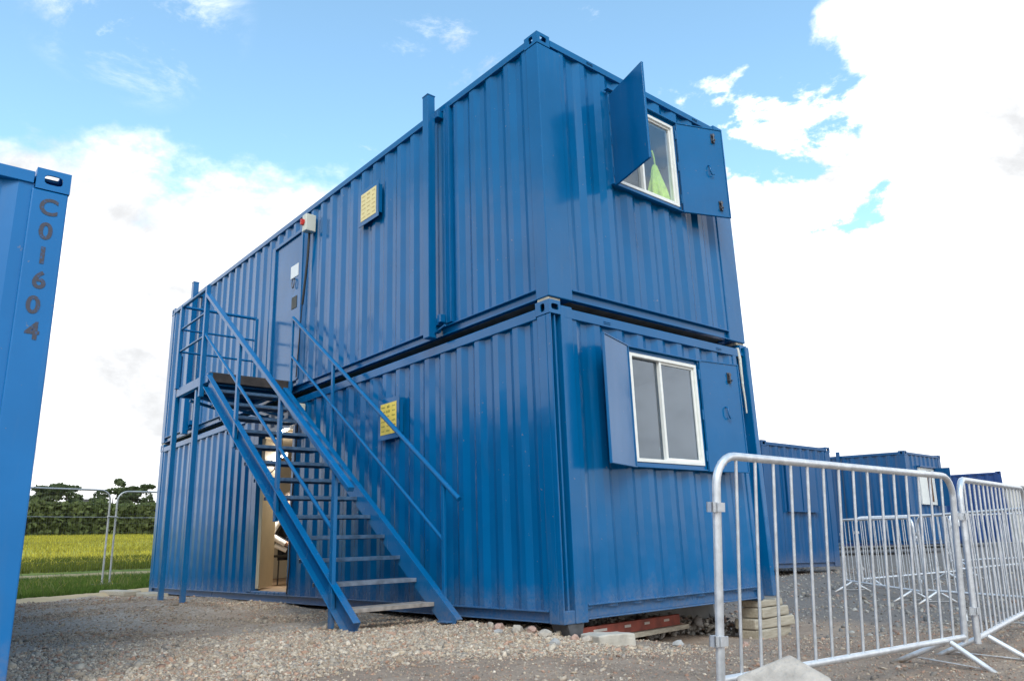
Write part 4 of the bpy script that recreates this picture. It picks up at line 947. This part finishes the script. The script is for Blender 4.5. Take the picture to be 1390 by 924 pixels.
tn = np.repeat(RNG.uniform(.75,1.2,n),4); at_ = me.color_attributes.new('tone','FLOAT_COLOR','POINT'); at_.data.foreach_set('color', np.stack([tn,tn,tn,np.ones_like(tn)],1).ravel()); me.materials.append(LEAF[0])
hd = bpy.data.objects.new('hedge', me); COL.objects.link(hd); tag(hd, 'long dark hedge along the far edge of the meadow', 'hedge')
# house behind the trees
x,y = tp(113,150); z = float(gz_smooth(np.array([x]),np.array([y]))[0]); hs = thing('house', (x,y,z), 'house with a dark gabled roof showing above the tree line', 'house')
m = MB(); m.box(x-4.5,x+4.5,y,y+7,z,z+3.2); m.build('wall', plain('render_wall',(.42,.38,.32),.8), hs)
m = MB(); m.prism([(x-5.4,z+3.1),(x+5.4,z+3.1),(x+.8,z+5.6),(x-.8,z+5.6)], 1, y-.4, y+7.4); m.build('roof', plain('slate_roof',(.09,.085,.09),.7,0,.2,2), hs)

# ------------------------------------------------------------------ sky and sun
SUN_AZ, SUN_EL = R(215), R(44)      # azimuth clockwise from +Y, behind and left of the camera
w = bpy.data.worlds.new('World'); S.world = w; w.use_nodes = True; nt = w.node_tree; nd = nt.nodes; lk = nt.links; bg = nd['Background']; bg.inputs['Strength'].default_value = .1
sky = nd.new('ShaderNodeTexSky'); sky.sky_type = 'NISHITA'; sky.sun_disc = False; sky.sun_elevation = SUN_EL; sky.sun_rotation = SUN_AZ; sky.air_density = 1.0; sky.dust_density = .6; sky.ozone_density = 1.5
tc = nd.new('ShaderNodeTexCoord'); D = tc.outputs['Generated']
def wm(op, a, b=0, c=None, clamp=False):
    o = nd.new('ShaderNodeMath'); o.operation = op; o.use_clamp = clamp
    for s_, v_ in zip(o.inputs, (a,b,c)):
        if v_ is None: continue
        if isinstance(v_, bpy.types.NodeSocket): lk.new(v_, s_)
        else: s_.default_value = v_
    return o.outputs[0]
def wn(scale, detail, rough=.6, vec=None, dist=0):
    o = nd.new('ShaderNodeTexNoise'); o.inputs['Scale'].default_value = scale; o.inputs['Detail'].default_value = detail; o.inputs['Roughness'].default_value = rough; o.inputs['Distortion'].default_value = dist
    lk.new(vec or D, o.inputs['Vector']); return o.outputs['Fac']
def wmap(v, a, b, c, d):
    o = nd.new('ShaderNodeMapRange'); lk.new(v, o.inputs[0]); o.interpolation_type = 'SMOOTHSTEP'
    for i, q in zip((1,2,3,4), (a,b,c,d)): o.inputs[i].default_value = q
    return o.outputs[0]
sp = nd.new('ShaderNodeSeparateXYZ'); lk.new(D, sp.inputs[0]); dx, dy, dz = sp.outputs
s_ = wm('ADD', wm('MULTIPLY', dx, .966), wm('MULTIPLY', dy, .259))
thr = wm('ADD', wmap(s_, .62, .86, 0, .18), .455)
mp = nd.new('ShaderNodeMapping'); mp.inputs['Scale'].default_value = (1,1,1.7); mp.inputs['Location'].default_value = (.37,.11,.2); lk.new(D, mp.inputs['Vector']); MV = mp.outputs['Vector']
big = wn(3.2, 8, .58, MV, .15); fine = wn(9, 8, .62, MV)
edge = wm('ADD', wm('MULTIPLY', wm('SUBTRACT', thr, dz), 9), wm('ADD', wm('MULTIPLY', wm('SUBTRACT', big, .5), 1.8), wm('MULTIPLY', wm('SUBTRACT', fine, .5), 1.0)))
def gap(d, c, w_):     # thinner cloud round a sky direction, broken up by the cloud noise itself
    v_ = nd.new('ShaderNodeVectorMath'); v_.operation = 'DOT_PRODUCT'; nv = nd.new('ShaderNodeVectorMath'); nv.operation = 'NORMALIZE'; lk.new(D, nv.inputs[0]); lk.new(nv.outputs[0], v_.inputs[0]); v_.inputs[1].default_value = Vector(d).normalized()
    return wmap(v_.outputs['Value'], c, 1.0, 0, w_)
gm = wm('MAXIMUM', wm('MAXIMUM', gap((.805,.44,.405), .972, 1), gap((.71,.43,.55), .985, .5)), gap((.93,.25,.22), .975, .75))
gn = wm('ADD', wm('MULTIPLY', wm('SUBTRACT', wn(5.2, 9, .62, MV, .3), .5), 6.5), wm('MULTIPLY', wm('SUBTRACT', wn(17, 6, .6, MV), .5), 2.0))
edge = wm('ADD', edge, wm('MULTIPLY', gm, wm('SUBTRACT', gn, 1.75)))
mask = wmap(edge, -.02, .42, 0, 1)
wisp = wm('MULTIPLY', wmap(wn(5.5, 8, .7, MV, .4), .62, .78, 0, .5), 1)
mask = wm('MAXIMUM', mask, wisp)
mask = wm('MAXIMUM', mask, wm('MULTIPLY', wm('MULTIPLY', gap((.16,.79,.592), .9915, 1.3), wmap(wn(6.5, 9, .68, MV, .3), .46, .72, 0, .8)), 1.0, None, True))
cb = wmap(wm('ADD', wm('MULTIPLY', wn(4.2, 9, .62, MV, .25), .7), wm('MULTIPLY', wn(2.1, 4, .5, MV), .3)), .34, .53, 5.6, 10.8)
cc = nd.new('ShaderNodeCombineColor'); lk.new(wm('MULTIPLY', cb, .985), cc.inputs[0]); lk.new(cb, cc.inputs[1]); lk.new(wm('MULTIPLY', cb, 1.02), cc.inputs[2])
hs_ = nd.new('ShaderNodeHueSaturation'); hs_.inputs['Saturation'].default_value = .95; hs_.inputs['Value'].default_value = 1.9; vt = nd.new('ShaderNodeVectorMath'); vt.operation = 'MULTIPLY'; vt.inputs[1].default_value = (1.10,1.36,1.24); lk.new(sky.outputs[0], vt.inputs[0]); lk.new(vt.outputs[0], hs_.inputs['Color'])
mx = nd.new('ShaderNodeMix'); mx.data_type = 'RGBA'; lk.new(mask, mx.inputs[0]); lk.new(hs_.outputs[0], mx.inputs[6]); lk.new(cc.outputs[0], mx.inputs[7]); lk.new(mx.outputs[2], bg.inputs['Color'])
sd = bpy.data.lights.new('sun', 'SUN'); sd.energy = 1.15; sd.angle = R(24); sd.color = (1,.95,.87); so = bpy.data.objects.new('sun', sd); COL.objects.link(so)
sv = Vector((math.sin(SUN_AZ)*math.cos(SUN_EL), math.cos(SUN_AZ)*math.cos(SUN_EL), math.sin(SUN_EL))); so.rotation_euler = sv.to_track_quat('Z','Y').to_euler(); so.location = sv*30
S.view_settings.view_transform = 'Standard'; S.view_settings.look = 'None'; S.view_settings.exposure = .6; S.view_settings.gamma = 1; S.view_settings.use_curve_mapping = False
S.render.engine = 'CYCLES'; S.cycles.max_bounces = 6; S.cycles.transparent_max_bounces = 12
